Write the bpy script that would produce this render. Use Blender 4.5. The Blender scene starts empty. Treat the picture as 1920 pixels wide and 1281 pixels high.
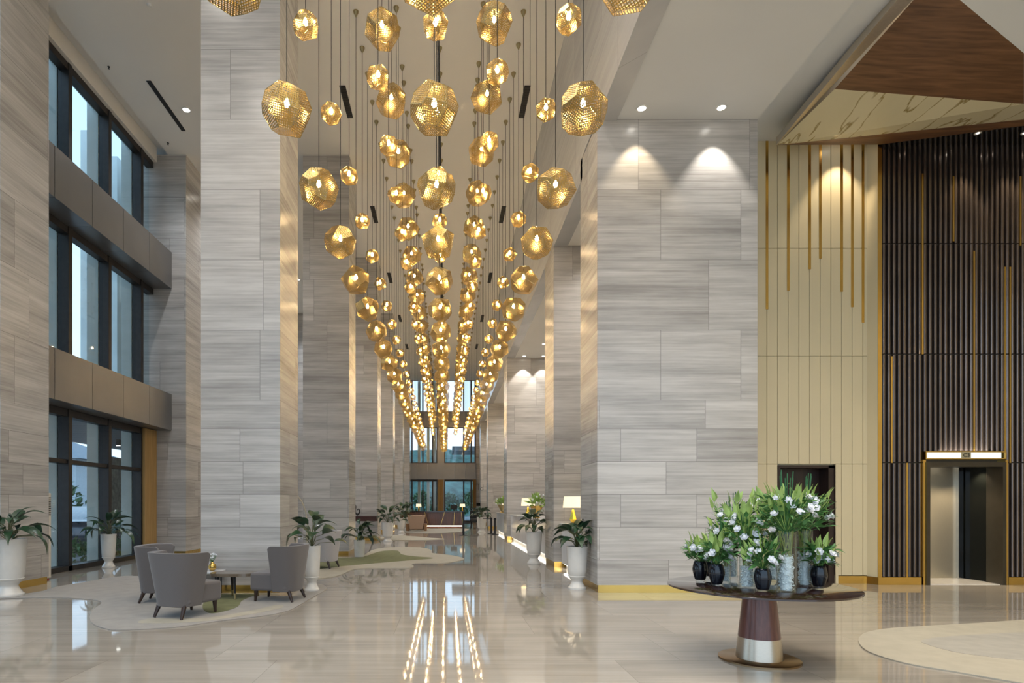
import bpy, bmesh, math, random
from mathutils import Vector, Matrix, Euler
C = bpy.context.scene.collection
PI = math.pi
R = math.radians
FPX, VX, VY, EYE = 1100.0, 836.0, 945.0, 1.6     # focal length in pixels, vanishing point of the hall, eye height

# ---------------------------------------------------------------- camera
cd = bpy.data.cameras.new('camera')
cd.sensor_width = 36.0
cd.lens = 36.0 * FPX / 1920
cd.shift_x = (960 - VX) / 1920
cd.shift_y = (VY - 640.5) / 1920
cd.clip_start = 0.05
cd.clip_end = 400
cam = bpy.data.objects.new('camera', cd)
C.objects.link(cam)
cam.location = (0, 0, EYE)
cam.rotation_euler = (R(90), 0, 0)
sc = bpy.context.scene
sc.camera = cam

# ---------------------------------------------------------------- world, exposure
w = bpy.data.worlds.new('sky')
sc.world = w
w.use_nodes = True
nt = w.node_tree
bg = nt.nodes['Background']
tc = nt.nodes.new('ShaderNodeTexCoord')
sp = nt.nodes.new('ShaderNodeSeparateXYZ')
rp = nt.nodes.new('ShaderNodeValToRGB')
e = rp.color_ramp.elements
e[0].position = 0.0
e[0].color = (0.30, 0.36, 0.42, 1)
e[1].position = 1.0
e[1].color = (0.30, 0.52, 0.78, 1)
for p_, c_ in ((0.02, (0.62, 0.74, 0.88, 1)), (0.30, (0.50, 0.70, 0.92, 1))):
    x_ = e.new(p_)
    x_.color = c_
nt.links.new(tc.outputs['Generated'], sp.inputs[0])
nt.links.new(sp.outputs['Z'], rp.inputs[0])
nt.links.new(rp.outputs[0], bg.inputs['Color'])
bg.inputs['Strength'].default_value = 1.6
vs = sc.view_settings
vs.view_transform = 'Standard'
vs.look = 'None'
vs.gamma = 1.0
vs.use_curve_mapping = False
vs.exposure = 0.45
cy = sc.cycles
cy.use_denoising = True
cy.max_bounces = 10
cy.diffuse_bounces = 4
cy.glossy_bounces = 4
cy.transparent_max_bounces = 16
cy.sample_clamp_indirect = 4.0
cy.caustics_reflective = False
cy.caustics_refractive = False

WARM = (1.0, 0.80, 0.55)
NEUT = (1.0, 0.93, 0.84)


def lamp(name, kind, loc, power, color=NEUT, size=0.2, aim=None, spot=None, blend=0.4, parent=None):
    l = bpy.data.lights.new(name, kind)
    l.energy = power
    l.color = color
    if kind == 'AREA':
        l.shape = 'DISK'
        l.size = size
    elif kind in ('POINT', 'SPOT'):
        l.shadow_soft_size = size
    if kind == 'SPOT':
        l.spot_size = R(spot or 80)
        l.spot_blend = blend
    o = bpy.data.objects.new(name, l)
    C.objects.link(o)
    o.location = loc
    if aim is not None:
        d = Vector(aim) - Vector(loc)
        o.rotation_euler = d.to_track_quat('-Z', 'Y').to_euler()
    if parent:
        o.parent = parent
    return o


# ---------------------------------------------------------------- helpers
ORD = 'first second third fourth fifth sixth seventh eighth ninth tenth eleventh twelfth thirteenth fourteenth fifteenth sixteenth seventeenth eighteenth nineteenth twentieth twenty-first twenty-second twenty-third twenty-fourth twenty-fifth twenty-sixth'.split()
def P(px, py, Y):
    """world point seen at pixel px,py of the photograph and depth Y"""
    return Vector(((px - VX) * Y / FPX, Y, EYE + (VY - py) * Y / FPX))


def F(px, py, z=0.0):
    Y = (EYE - z) * FPX / (py - VY)
    return Vector(((px - VX) * Y / FPX, Y, z))


class MB:
    def __init__(s):
        s.v = []
        s.f = []

    def add(s, vs_, fs):
        b = len(s.v)
        s.v += [tuple(v) for v in vs_]
        s.f += [tuple(b + i for i in f) for f in fs]
        return s

    def box(s, x0, x1, y0, y1, z0, z1, M=None):
        vs_ = [Vector((x, y, z)) for z in (z0, z1) for y in (y0, y1) for x in (x0, x1)]
        if M:
            vs_ = [M @ v for v in vs_]
        return s.add(vs_, [(0, 2, 3, 1), (4, 5, 7, 6), (0, 1, 5, 4), (2, 6, 7, 3), (0, 4, 6, 2), (1, 3, 7, 5)])

    def poly(s, pts):
        return s.add(pts, [tuple(range(len(pts)))])

    def tube(s, path, r, n=8, cap=True):
        path = [Vector(p) for p in path]
        rs = r if isinstance(r, (list, tuple)) else [r] * len(path)
        rings = []
        up = Vector((0, 0, 1))
        prev = None
        for i, p in enumerate(path):
            d = (path[min(i + 1, len(path) - 1)] - path[max(i - 1, 0)]).normalized()
            if prev is None:
                a = d.orthogonal().normalized()
            else:
                a = (prev - d * prev.dot(d))
                a = a.normalized() if a.length > 1e-6 else d.orthogonal().normalized()
            prev = a
            b = d.cross(a)
            rings.append([p + (a * math.cos(2 * PI * k / n) + b * math.sin(2 * PI * k / n)) * rs[i] for k in range(n)])
        vs_ = [v for rg in rings for v in rg]
        fs = []
        for i in range(len(path) - 1):
            for k in range(n):
                fs.append((i * n + k, i * n + (k + 1) % n, (i + 1) * n + (k + 1) % n, (i + 1) * n + k))
        if cap:
            fs.append(tuple(reversed(range(n))))
            m = (len(path) - 1) * n
            fs.append(tuple(m + k for k in range(n)))
        return s.add(vs_, fs)

    def lathe(s, prof, n=24, c=(0, 0, 0), sx=1, sy=1):
        vs_, fs = [], []
        for r, z in prof:
            for k in range(n):
                a = 2 * PI * k / n
                vs_.append((c[0] + sx * r * math.cos(a), c[1] + sy * r * math.sin(a), c[2] + z))
        m = len(prof)
        for i in range(m - 1):
            for k in range(n):
                fs.append((i * n + k, i * n + (k + 1) % n, (i + 1) * n + (k + 1) % n, (i + 1) * n + k))
        if prof[0][0] > 1e-5:
            fs.append(tuple(reversed(range(n))))
        if prof[-1][0] > 1e-5:
            fs.append(tuple((m - 1) * n + k for k in range(n)))
        return s.add(vs_, fs)

    def prism(s, pts, z0, z1):
        n = len(pts)
        vs_ = [(p[0], p[1], z0) for p in pts] + [(p[0], p[1], z1) for p in pts]
        fs = [tuple(reversed(range(n))), tuple(range(n, 2 * n))]
        for k in range(n):
            fs.append((k, (k + 1) % n, n + (k + 1) % n, n + k))
        return s.add(vs_, fs)

    def ball(s, c, r, n=10, m=6, sz=1.0):
        pr = [(max(1e-6, r * math.sin(PI * i / m)), -r * sz * math.cos(PI * i / m)) for i in range(m + 1)]
        return s.lathe(pr, n, c)

    def build(s, name, mat, parent=None, smooth=False, bevel=0.0, seg=2, weld=False, sub=0):
        me = bpy.data.meshes.new(name)
        me.from_pydata(s.v, [], s.f)
        if weld or smooth:
            bm = bmesh.new()
            bm.from_mesh(me)
            bmesh.ops.remove_doubles(bm, verts=bm.verts, dist=1e-5)
            bm.to_mesh(me)
            bm.free()
        me.validate()
        o = bpy.data.objects.new(name, me)
        C.objects.link(o)
        me.materials.append(mat)
        if smooth:
            me.shade_smooth()
            if smooth != 'all':
                try:
                    me.set_sharp_from_angle(angle=R(45))
                except Exception:
                    pass
        if bevel:
            md = o.modifiers.new('bevel', 'BEVEL')
            md.width = bevel
            md.segments = seg
            md.limit_method = 'ANGLE'
            md.harden_normals = True
            me.shade_smooth()
        if sub:
            md = o.modifiers.new('sub', 'SUBSURF')
            md.levels = md.render_levels = sub
        if parent:
            o.parent = parent
        return o


def curve_prof(pr, n=4):
    out = []
    m = len(pr)
    for i in range(m - 1):
        p0, p1, p2, p3 = (Vector(pr[min(max(i + j - 1, 0), m - 1)]) for j in range(4))
        for k in range(n):
            t = k / n
            out.append(tuple(0.5 * ((2 * p1) + (p2 - p0) * t + (2 * p0 - 5 * p1 + 4 * p2 - p3) * t * t + (3 * p1 - p0 - 3 * p2 + p3) * t ** 3)))
    out.append(pr[-1])
    return out


def thing(name, label, cat, loc=(0, 0, 0), rz=0, group=None):
    o = bpy.data.objects.new(name, None)
    C.objects.link(o)
    o.empty_display_size = 0.1
    o.location = loc
    o.rotation_euler = (0, 0, rz)
    return tag(o, label, cat, group)


def tag(o, label, cat, group=None):
    o['label'] = label
    o['category'] = cat
    if group:
        o['group'] = group
    return o


def struct(o):
    o['kind'] = 'structure'
    return o


def copy_tree(o, parent=None):
    c = o.copy()
    C.objects.link(c)
    if parent is not None:
        c.parent = parent
    for ch in list(o.children):
        copy_tree(ch, c)
    return c


# ---------------------------------------------------------------- materials
def base_mat(name):
    m = bpy.data.materials.new(name)
    m.use_nodes = True
    n = m.node_tree
    return m, n, n.nodes['Principled BSDF']


def mat(name, col, rough=0.5, metal=0.0, emit=None, es=0.0, spec=0.5, coat=0.0, var=0.06, vscale=8.0, stretch=(1, 1, 1), bump=0.0, trans=0.0, sheen=0.0):
    m, n, b = base_mat(name)
    b.inputs['Roughness'].default_value = rough
    b.inputs['Metallic'].default_value = metal
    b.inputs['Specular IOR Level'].default_value = spec
    b.inputs['Coat Weight'].default_value = coat
    b.inputs['Coat Roughness'].default_value = 0.05
    b.inputs['Sheen Weight'].default_value = sheen
    tcn = n.nodes.new('ShaderNodeTexCoord')
    mp = n.nodes.new('ShaderNodeMapping')
    mp.inputs['Scale'].default_value = stretch
    no = n.nodes.new('ShaderNodeTexNoise')
    no.inputs['Scale'].default_value = vscale
    no.inputs['Detail'].default_value = 4
    cr = n.nodes.new('ShaderNodeValToRGB')
    cr.color_ramp.elements[0].position = 0.3
    cr.color_ramp.elements[1].position = 0.7
    cr.color_ramp.elements[0].color = tuple(max(0, c * (1 - var)) for c in col) + (1,)
    cr.color_ramp.elements[1].color = tuple(min(1, c * (1 + var)) for c in col) + (1,)
    n.links.new(tcn.outputs['Object'], mp.inputs[0])
    n.links.new(mp.outputs[0], no.inputs['Vector'])
    n.links.new(no.outputs['Fac'], cr.inputs[0])
    n.links.new(cr.outputs[0], b.inputs['Base Color'])
    if bump:
        bp = n.nodes.new('ShaderNodeBump')
        bp.inputs['Strength'].default_value = bump
        bp.inputs['Distance'].default_value = 0.01
        n.links.new(no.outputs['Fac'], bp.inputs['Height'])
        n.links.new(bp.outputs[0], b.inputs['Normal'])
    if emit:
        b.inputs['Emission Color'].default_value = tuple(emit) + (1,)
        b.inputs['Emission Strength'].default_value = es
    if trans:
        b.inputs['Transmission Weight'].default_value = trans
    return m


def stone_mat(name, light, dark, rough=0.2, bw=1.9, rh=0.66, uv='wall', vein=1.0, mortar=0.004, jcol=(0.22, 0.21, 0.2), spec=0.5, split=None):
    """wood-vein marble laid in big courses; long veins run level on walls and across the hall on the floor"""
    m, n, b = base_mat(name)
    L = n.links.new
    g = n.nodes.new('ShaderNodeNewGeometry')
    s = n.nodes.new('ShaderNodeSeparateXYZ')
    L(g.outputs['Position'], s.inputs[0])

    def mth(op, a, c):
        q = n.nodes.new('ShaderNodeMath')
        q.operation = op
        for i, v in enumerate((a, c)):
            if isinstance(v, (int, float)):
                q.inputs[i].default_value = v
            else:
                L(v, q.inputs[i])
        return q.outputs[0]
    if uv == 'wall':
        u, v = mth('ADD', s.outputs[0], s.outputs[1]), s.outputs[2]
    else:
        u, v = s.outputs[0], s.outputs[1]

    def brick(rh_, bw_, dv):
        br = n.nodes.new('ShaderNodeTexBrick')
        br.inputs['Scale'].default_value = 1.0
        br.inputs['Brick Width'].default_value = bw_
        br.inputs['Row Height'].default_value = rh_
        br.inputs['Mortar Size'].default_value = mortar
        br.inputs['Mortar Smooth'].default_value = 0.2
        br.inputs['Bias'].default_value = 0.0
        br.inputs['Color1'].default_value = (0, 0, 0, 1)
        br.inputs['Color2'].default_value = (1, 1, 1, 1)
        br.inputs['Mortar'].default_value = (0.5, 0.5, 0.5, 1)
        br.offset = 0.37
        br.offset_frequency = 3
        br.squash = 0.72
        br.squash_frequency = 2
        cb = n.nodes.new('ShaderNodeCombineXYZ')
        L(u, cb.inputs[0])
        L(mth('ADD', v, dv), cb.inputs[1])
        L(cb.outputs[0], br.inputs['Vector'])
        tone = n.nodes.new('ShaderNodeSeparateColor')
        L(br.outputs['Color'], tone.inputs[0])
        return tone.outputs[0], br.outputs['Fac']
    t, jf = brick(rh, bw, 0.0)
    if split:
        t2, jf2 = brick(split[1], split[2], split[1] * 8 - split[0])
        up = mth('GREATER_THAN', v, split[0])

        def sel(a, c):
            return mth('ADD', mth('MULTIPLY', a, mth('SUBTRACT', 1.0, up)), mth('MULTIPLY', c, up))
        t, jf = sel(t, t2), sel(jf, jf2)

    def noise(us, vs2, det, zs, rgh=0.6):
        c2 = n.nodes.new('ShaderNodeCombineXYZ')
        L(mth('MULTIPLY', u, us), c2.inputs[0])
        L(mth('MULTIPLY', v, vs2), c2.inputs[1])
        L(mth('MULTIPLY', t, zs), c2.inputs[2])
        q = n.nodes.new('ShaderNodeTexNoise')
        q.inputs['Scale'].default_value = 1.0
        q.inputs['Detail'].default_value = det
        q.inputs['Roughness'].default_value = rgh
        L(c2.outputs[0], q.inputs['Vector'])
        return q.outputs['Fac']
    a1 = noise(0.22, 3.2, 3, 9.0)
    a2 = noise(0.55, 26.0, 5, 17.0, 0.65)
    a3 = noise(1.6, 9.0, 4, 5.0)
    mix = mth('ADD', mth('MULTIPLY', a1, 0.45), mth('ADD', mth('MULTIPLY', a2, 0.38), mth('MULTIPLY', a3, 0.17)))
    mix = mth('ADD', mix, mth('MULTIPLY', mth('SUBTRACT', t, 0.5), 0.10))
    cr = n.nodes.new('ShaderNodeValToRGB')
    e0, e1 = cr.color_ramp.elements
    e0.position = 0.5 - 0.17 / vein
    e1.position = 0.5 + 0.13 / vein
    e0.color = tuple(dark) + (1,)
    e1.color = tuple(light) + (1,)
    L(mix, cr.inputs[0])
    mx = n.nodes.new('ShaderNodeMix')
    mx.data_type = 'RGBA'
    L(jf, mx.inputs[0])
    L(cr.outputs[0], mx.inputs[6])
    mx.inputs[7].default_value = tuple(jcol) + (1,)
    L(mx.outputs[2], b.inputs['Base Color'])
    b.inputs['Roughness'].default_value = rough
    b.inputs['Specular IOR Level'].default_value = spec
    return m


def wood_mat(name, light, dark, rough=0.3, axis=2, scale=6.0, coat=0.0):
    st = [1, 1, 1]
    st[axis] = 0.07
    m = mat(name, light, rough, coat=coat)
    n = m.node_tree
    cr = [x for x in n.nodes if x.type == 'VALTORGB'][0]
    cr.color_ramp.elements[0].color = tuple(dark) + (1,)
    cr.color_ramp.elements[1].color = tuple(light) + (1,)
    [x for x in n.nodes if x.type == 'MAPPING'][0].inputs['Scale'].default_value = st
    no = [x for x in n.nodes if x.type == 'TEX_NOISE'][0]
    no.inputs['Scale'].default_value = scale * 4
    no.inputs['Detail'].default_value = 6
    no.inputs['Distortion'].default_value = 0.6
    return m


def glass_mat(name, tint=(0.93, 0.97, 0.98), refl=1.0):
    m = bpy.data.materials.new(name)
    m.use_nodes = True
    n = m.node_tree
    n.nodes.remove(n.nodes['Principled BSDF'])
    out = n.nodes['Material Output']
    tr = n.nodes.new('ShaderNodeBsdfTransparent')
    tr.inputs[0].default_value = tuple(tint) + (1,)
    gl = n.nodes.new('ShaderNodeBsdfGlossy')
    gl.inputs['Roughness'].default_value = 0.02
    fr = n.nodes.new('ShaderNodeLayerWeight')
    fr.inputs[0].default_value = 0.5
    pw = n.nodes.new('ShaderNodeMath')
    pw.operation = 'POWER'
    pw.inputs[1].default_value = 4.0
    n.links.new(fr.outputs['Facing'], pw.inputs[0])
    mu = n.nodes.new('ShaderNodeMath')
    mu.operation = 'MULTIPLY_ADD'
    mu.inputs[1].default_value = 0.9 * refl
    mu.inputs[2].default_value = 0.035 * refl
    mx = n.nodes.new('ShaderNodeMixShader')
    n.links.new(pw.outputs[0], mu.inputs[0])
    n.links.new(mu.outputs[0], mx.inputs[0])
    n.links.new(tr.outputs[0], mx.inputs[1])
    n.links.new(gl.outputs[0], mx.inputs[2])
    n.links.new(mx.outputs[0], out.inputs[0])
    return m


M = {}
M['stone'] = stone_mat('wood vein marble cladding', (0.62, 0.60, 0.575), (0.30, 0.285, 0.27), rough=0.24, rh=0.59, split=(3.46, 1.262, 2.0))
M['floor'] = stone_mat('polished striped marble floor', (0.46, 0.425, 0.375), (0.27, 0.245, 0.21), rough=0.04, bw=2.4, rh=1.2, uv='floor', vein=0.8, mortar=0.003, jcol=(0.25, 0.22, 0.19), spec=0.95)
M['beam'] = stone_mat('pale veined marble beam', (0.60, 0.60, 0.60), (0.42, 0.43, 0.44), rough=0.2, bw=3.0, rh=5.0, vein=0.8)
M['plaster'] = mat('painted plaster ceiling', (0.83, 0.81, 0.77), 0.8, var=0.01, vscale=1)
M['plaster_white'] = mat('white painted soffit', (0.72, 0.73, 0.73), 0.75, var=0.01, vscale=1)
M['bronze'] = mat('bronze grey metal panel', (0.235, 0.23, 0.23), 0.33, 0.6, var=0.04, vscale=1.5)
M['frame'] = mat('dark bronze window frame', (0.045, 0.04, 0.038), 0.4, 0.5, var=0.1)
M['glass'] = glass_mat('clear window glass')
M['fin'] = mat('grey green stone fin', (0.55, 0.60, 0.57), 0.5, var=0.08, vscale=2)
M['fin_pale'] = mat('pale onyx pier', (0.80, 0.88, 0.86), 0.45, var=0.08, vscale=1.2)
M['brass'] = mat('brushed brass', (0.72, 0.47, 0.13), 0.22, 1.0, var=0.05, vscale=3)
M['shade'] = mat('etched brass sheet', (0.45, 0.325, 0.115), 0.30, 1.0, var=0.04)
M['rosebrass'] = mat('aged brass rose', (0.42, 0.34, 0.18), 0.35, 1.0)
M['cord'] = mat('black cord', (0.012, 0.012, 0.012), 0.6)
M['bulb'] = mat('lit bulb', (1, 0.9, 0.7), 0.3, emit=(1.0, 0.70, 0.36), es=175.0)
M['lens'] = mat('lit downlight lens', (1, 1, 1), 0.3, emit=(1.0, 0.95, 0.86), es=9.0)
M['trimring'] = mat('white downlight ring', (0.75, 0.75, 0.73), 0.4)
M['black'] = mat('matt black metal', (0.015, 0.015, 0.016), 0.45, 0.3)
M['slot'] = mat('black slot diffuser', (0.012, 0.012, 0.013), 0.5)
M['cream'] = mat('cream lacquer panel', (0.74, 0.645, 0.43), 0.32, var=0.02, vscale=1.0)
M['slat'] = mat('dark brown lacquer slat', (0.20, 0.155, 0.13), 0.24, 0.8, var=0.15, vscale=2, coat=0.4)
M['darkback'] = mat('black backing board', (0.008, 0.006, 0.005), 0.4)
M['mirror_black'] = mat('black mirror ceiling', (0.012, 0.010, 0.009), 0.06, 0.2, coat=0.5)
M['walnut'] = wood_mat('walnut veneer', (0.23, 0.115, 0.052), (0.10, 0.046, 0.02), 0.42, axis=0, scale=4)
M['redwood'] = wood_mat('red brown stained wood', (0.21, 0.075, 0.055), (0.11, 0.036, 0.03), 0.3, axis=2, scale=9, coat=0.3)
M['tablewood'] = wood_mat('glossy dark wood', (0.034, 0.016, 0.012), (0.018, 0.008, 0.007), 0.12, axis=0, scale=5, coat=0.8)
M['deskwood'] = wood_mat('reception walnut', (0.14, 0.055, 0.028), (0.06, 0.025, 0.014), 0.3, axis=2, scale=3, coat=0.3)
M['shelfwood'] = wood_mat('dark red shelf wood', (0.065, 0.02, 0.016), (0.035, 0.012, 0.01), 0.35, axis=0, scale=4)
M['doorwood'] = wood_mat('dark door wood', (0.035, 0.018, 0.012), (0.018, 0.009, 0.007), 0.35, axis=2, scale=4)
M['bronzebase'] = mat('satin bronze disc', (0.36, 0.24, 0.13), 0.3, 1.0)
M['steelband'] = mat('brushed nickel band', (0.60, 0.54, 0.45), 0.3, 1.0, var=0.05, vscale=30, stretch=(1, 1, 12))
M['onyx'] = mat('onyx veined panel', (0.72, 0.67, 0.48), 0.15, vscale=1.0, stretch=(2.2, 0.5, 1.0))
_n = M['onyx'].node_tree.nodes
_cr = [x for x in _n if x.type == 'VALTORGB'][0].color_ramp
_cr.elements[0].position = 0.0
_cr.elements[1].position = 1.0
_cr.elements[0].color = (0.74, 0.68, 0.48, 1)
_cr.elements[1].color = (0.66, 0.60, 0.40, 1)
for p_, c_ in ((0.47, (0.72, 0.66, 0.46, 1)), (0.50, (0.30, 0.22, 0.08, 1)), (0.515, (0.70, 0.64, 0.44, 1))):
    _cr.elements.new(p_).color = c_
M['fabric'] = mat('grey mauve wool', (0.125, 0.113, 0.112), 0.9, var=0.10, vscale=240, bump=0.15, sheen=0.3)
M['fabric_pale'] = mat('pale grey upholstery', (0.42, 0.41, 0.42), 0.9, var=0.06, vscale=200, sheen=0.3)
M['fabric_tan'] = mat('tan upholstery', (0.46, 0.33, 0.25), 0.85, var=0.05, vscale=100)
M['tanwood'] = mat('tan chair base', (0.30, 0.16, 0.07), 0.4)
M['leg'] = mat('dark stained leg', (0.035, 0.018, 0.012), 0.35)
M['rug'] = mat('grey beige pile rug', (0.30, 0.278, 0.25), 0.95, var=0.10, vscale=5, bump=0.3, sheen=0.2)
M['rug_dark'] = mat('taupe pile rug', (0.33, 0.31, 0.265), 0.95, var=0.10, vscale=5, bump=0.3, sheen=0.2)
M['rug_green'] = mat('olive green pile', (0.16, 0.17, 0.085), 0.95, var=0.15, vscale=6, bump=0.3)
M['rug_cream'] = mat('cream pile rug', (0.40, 0.375, 0.31), 0.95, var=0.06, vscale=5, bump=0.3)
M['pot'] = mat('white glazed urn', (0.74, 0.72, 0.68), 0.25, var=0.03, coat=0.3)
M['soil'] = mat('dark soil', (0.03, 0.022, 0.015), 0.95, bump=0.6, vscale=40)
M['leaf'] = mat('dark glossy leaf', (0.022, 0.060, 0.028), 0.32, var=0.35, vscale=5)
M['leaf_mid'] = mat('fresh green leaf', (0.07, 0.20, 0.055), 0.4, var=0.35, vscale=9)
M['leaf_lime'] = mat('lime lily leaf', (0.36, 0.52, 0.15), 0.4, var=0.25, vscale=9)
M['reed'] = mat('deep green reed', (0.03, 0.13, 0.05), 0.45, var=0.2)
M['stem'] = mat('green brown stem', (0.09, 0.10, 0.04), 0.5, var=0.2)
M['bloom'] = mat('white blossom', (0.84, 0.86, 0.90), 0.6, var=0.05, vscale=30)
M['blackglass'] = mat('gloss black glass vase', (0.006, 0.007, 0.012), 0.05, coat=0.3, spec=0.4)
M['vaseglass'] = glass_mat('thin vase glass', (0.94, 0.97, 0.97), 1.0)
M['beads'] = mat('clear glass chips', (0.84, 0.87, 0.88), 0.12, var=0.12, vscale=60)
M['water_stem'] = mat('stems in water', (0.36, 0.38, 0.10), 0.4, var=0.3, vscale=20)
M['marble_counter'] = mat('white marble counter', (0.72, 0.73, 0.75), 0.18, var=0.06, vscale=2)
M['led'] = mat('lit strip', (1, 1, 1), 0.4, emit=(1.0, 0.95, 0.86), es=4.5)
M['led_warm'] = mat('warm lit strip', (1, 0.9, 0.7), 0.4, emit=(1.0, 0.78, 0.42), es=6.0)
M['lampshade'] = mat('lit cream lamp shade', (0.9, 0.82, 0.65), 0.8, emit=(1.0, 0.83, 0.56), es=0.6)
M['goldfoil'] = mat('faceted gold', (0.80, 0.58, 0.10), 0.25, 1.0)
M['steel'] = mat('brushed steel', (0.55, 0.50, 0.38), 0.38, 0.7, var=0.05, vscale=30, stretch=(12, 12, 0.3))
M['chrome'] = mat('chrome', (0.62, 0.62, 0.62), 0.12, 1.0)
M['darkglass'] = mat('black glass panel', (0.006, 0.007, 0.006), 0.10, spec=0.12)
M['darkmetal'] = mat('dark bronze jamb', (0.10, 0.09, 0.075), 0.25, 0.9)
M['signlit'] = mat('lit white sign glass', (0.9, 0.9, 0.85), 0.4, emit=(0.95, 1.0, 0.90), es=0.55)
M['signplate'] = mat('beige sign plate', (0.42, 0.37, 0.24), 0.4)
M['letter'] = mat('black lettering', (0.01, 0.01, 0.01), 0.5)
M['cabfloor'] = mat('white stone lift floor', (0.82, 0.80, 0.76), 0.15)
M['curtain'] = mat('tan curtain', (0.42, 0.27, 0.11), 0.9, var=0.15, vscale=6, stretch=(8, 8, 0.2))
M['acwhite'] = mat('white enamel', (0.74, 0.70, 0.62), 0.4)
M['ground'] = mat('grey paving', (0.20, 0.21, 0.21), 0.8, var=0.2, vscale=2)
M['soffit_out'] = mat('slatted blue grey soffit', (0.22, 0.26, 0.31), 0.45, var=0.35, vscale=1.0, stretch=(0.1, 14, 1))
M['hedge'] = mat('hedge leaves', (0.06, 0.14, 0.05), 0.6, var=0.5, vscale=7)
M['hill'] = mat('wooded hillside', (0.055, 0.12, 0.10), 0.9, var=0.6, vscale=0.6)
M['building'] = mat('pale rendered wall', (0.55, 0.60, 0.64), 0.8)
M['roofgrey'] = mat('grey roof', (0.24, 0.27, 0.30), 0.7)
M['winblue'] = mat('blue window pane', (0.12, 0.20, 0.28), 0.15)
M['rubble'] = mat('rough stone wall', (0.32, 0.34, 0.30), 0.9, var=0.4, vscale=5, bump=0.5)
M['carpaint'] = mat('dark blue car paint', (0.025, 0.045, 0.075), 0.15, 0.3, coat=1.0)
M['tyre'] = mat('black rubber', (0.012, 0.012, 0.012), 0.8)
M['red'] = mat('red plastic', (0.4, 0.02, 0.015), 0.4)

# ================================================================ the hall
CEIL = 12.35
XR, XL = 2.72, -2.98          # nave faces of the right and the left row of pillars
YE = 51.0                     # end wall
PITCH = 7.52

fl = struct(MB().box(-11.0, 15, -9, YE + 0.4, -0.3, 0).build('floor', M['floor']))

# ceilings
struct(MB().box(-8.55, XR, -9, YE + 0.4, CEIL, CEIL + 0.25).build('ceiling', M['plaster']))
struct(MB().box(-9.4, -8.55, -9, YE + 0.4, CEIL + 0.22, CEIL + 0.5).build('ceiling_pocket', M['plaster']))
struct(MB().box(XR + 0.05, 5.6, -9, 11.7, 8.51, 8.75).build('ceiling_side', M['plaster_white']))
struct(MB().box(5.6, 15, -9, 11.95, 8.90, 9.15).build('ceiling_lift_hall', M['plaster_white']))
struct(MB().box(XR + 0.05, 6.2, 11.71, YE + 0.4, 8.12, 8.36).build('ceiling_aisle', M['plaster']))
# stone fascia above the right row, down to the side ceilings
b = MB().box(XR, XR + 0.35, -9, 11.7, 8.485, CEIL + 0.1).box(XR, XR + 0.35, 11.7, YE, 8.095, CEIL + 0.1)
struct(b.build('beam_right', M['beam']))

# left window wall and pillars
def pillar(x0, x1, y0, y1, z1):
    o = struct(MB().box(x0, x1, y0, y1, 0.14, z1).build('pillar', M['stone']))
    bb = MB().box(x0 + 0.02, x1 - 0.02, y0 + 0.02, y1 - 0.02, 0.0, 0.14)
    q = bb.build('trim_base', M['brass'], o)
    struct(q)
    return o


LY = [10.54 + PITCH * k for k in range(-2, 6)]
for k, y in enumerate(LY):
    d = 1.28
    if y > 4:
        pillar(XL - 1.42, XL, y, y + d, CEIL)
    pillar(-9.35, -8.0, y, y + d, CEIL + (0.0 if k else 0))

wn = 0
for k in range(len(LY) - 1):
    y0, y1 = LY[k] + 1.28, LY[k + 1]
    if y1 > YE:
        break
    wn += 1
    fr = MB()
    tiers = ((0.0, 3.86), (4.97, 8.22), (9.34, 12.12))
    ms = [y1 - 0.7 - 1.66 * i for i in range(4) if y1 - 0.7 - 1.66 * i > y0]
    for (z0, z1) in tiers:
        for ym in ms:
            fr.box(-9.24, -8.98, ym - 0.07, ym + 0.07, z0, z1)
        fr.box(-9.22, -9.0, y0, y1, z1 - 0.18, z1)
        fr.box(-9.28, -8.98, y0, y1, z0, z0 + 0.12)
    fr.box(-9.24, -9.02, y0, y1, 2.56, 2.66)
    fo = struct(fr.build('window_%d' % wn, M['frame'], bevel=0.006, seg=1))
    for (z0, z1) in tiers:
        yy = [y0] + sorted(ms) + [y1]
        for a_, b_ in zip(yy[:-1], yy[1:]):
            MB().box(-9.15, -9.135, a_, b_, z0 + 0.1, z1 - 0.1).build('pane', M['glass'], fo)
    # spandrel bands, sheet metal panels with open joints
    for (z0, z1) in ((3.86, 4.97), (8.22, 9.34)):
        bd = MB()
        yb = y1
        while yb > y0 + 0.01:
            ya = max(y0, yb - 1.35)
            bd.box(-9.4, -8.44, ya + 0.008, yb - (0.008 if yb < y1 else 0.0), z0, z1)
            yb = ya
        struct(bd.build('trim_band', M['bronze'], fo))
    struct(MB().box(-9.4, -8.9, y0, y1, 12.12, CEIL + 0.3).build('trim_head', M['plaster'], fo))
    # piers outside the glass, one behind every mullion
    if LY[k] > 0:
        for i, ym in enumerate(sorted(ms) + [y1 + 0.6]):
            struct(MB().box(-9.56, -9.26, ym - 0.08, ym + 0.08, 0.0, 3.8).box(-9.56, -9.26, ym - 0.08, ym + 0.08, 4.3, 12.6).build('wall_fin', M['fin'], fo))
            struct(MB().box(-10.75, -10.40, ym - 0.10, ym + 0.40, 4.3, 12.6).build('wall_pier', M['fin_pale'], fo))

# right row of pillars with the recessed counters between
for (y0, y1, x1, z1) in ((10.54, 11.85, 5.6, 8.51), (14.8, 16.1, 5.6, 8.12), (26.2, 27.5, 5.6, 8.12), (38.0, 39.3, 5.6, 8.12), (46.0, 47.3, 5.6, 8.12)):
    pillar(XR, x1, y0, y1, z1)
struct(MB().box(5.6, 6.2, 11.85, YE, 0, 8.3).build('wall_right', M['stone']))

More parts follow.
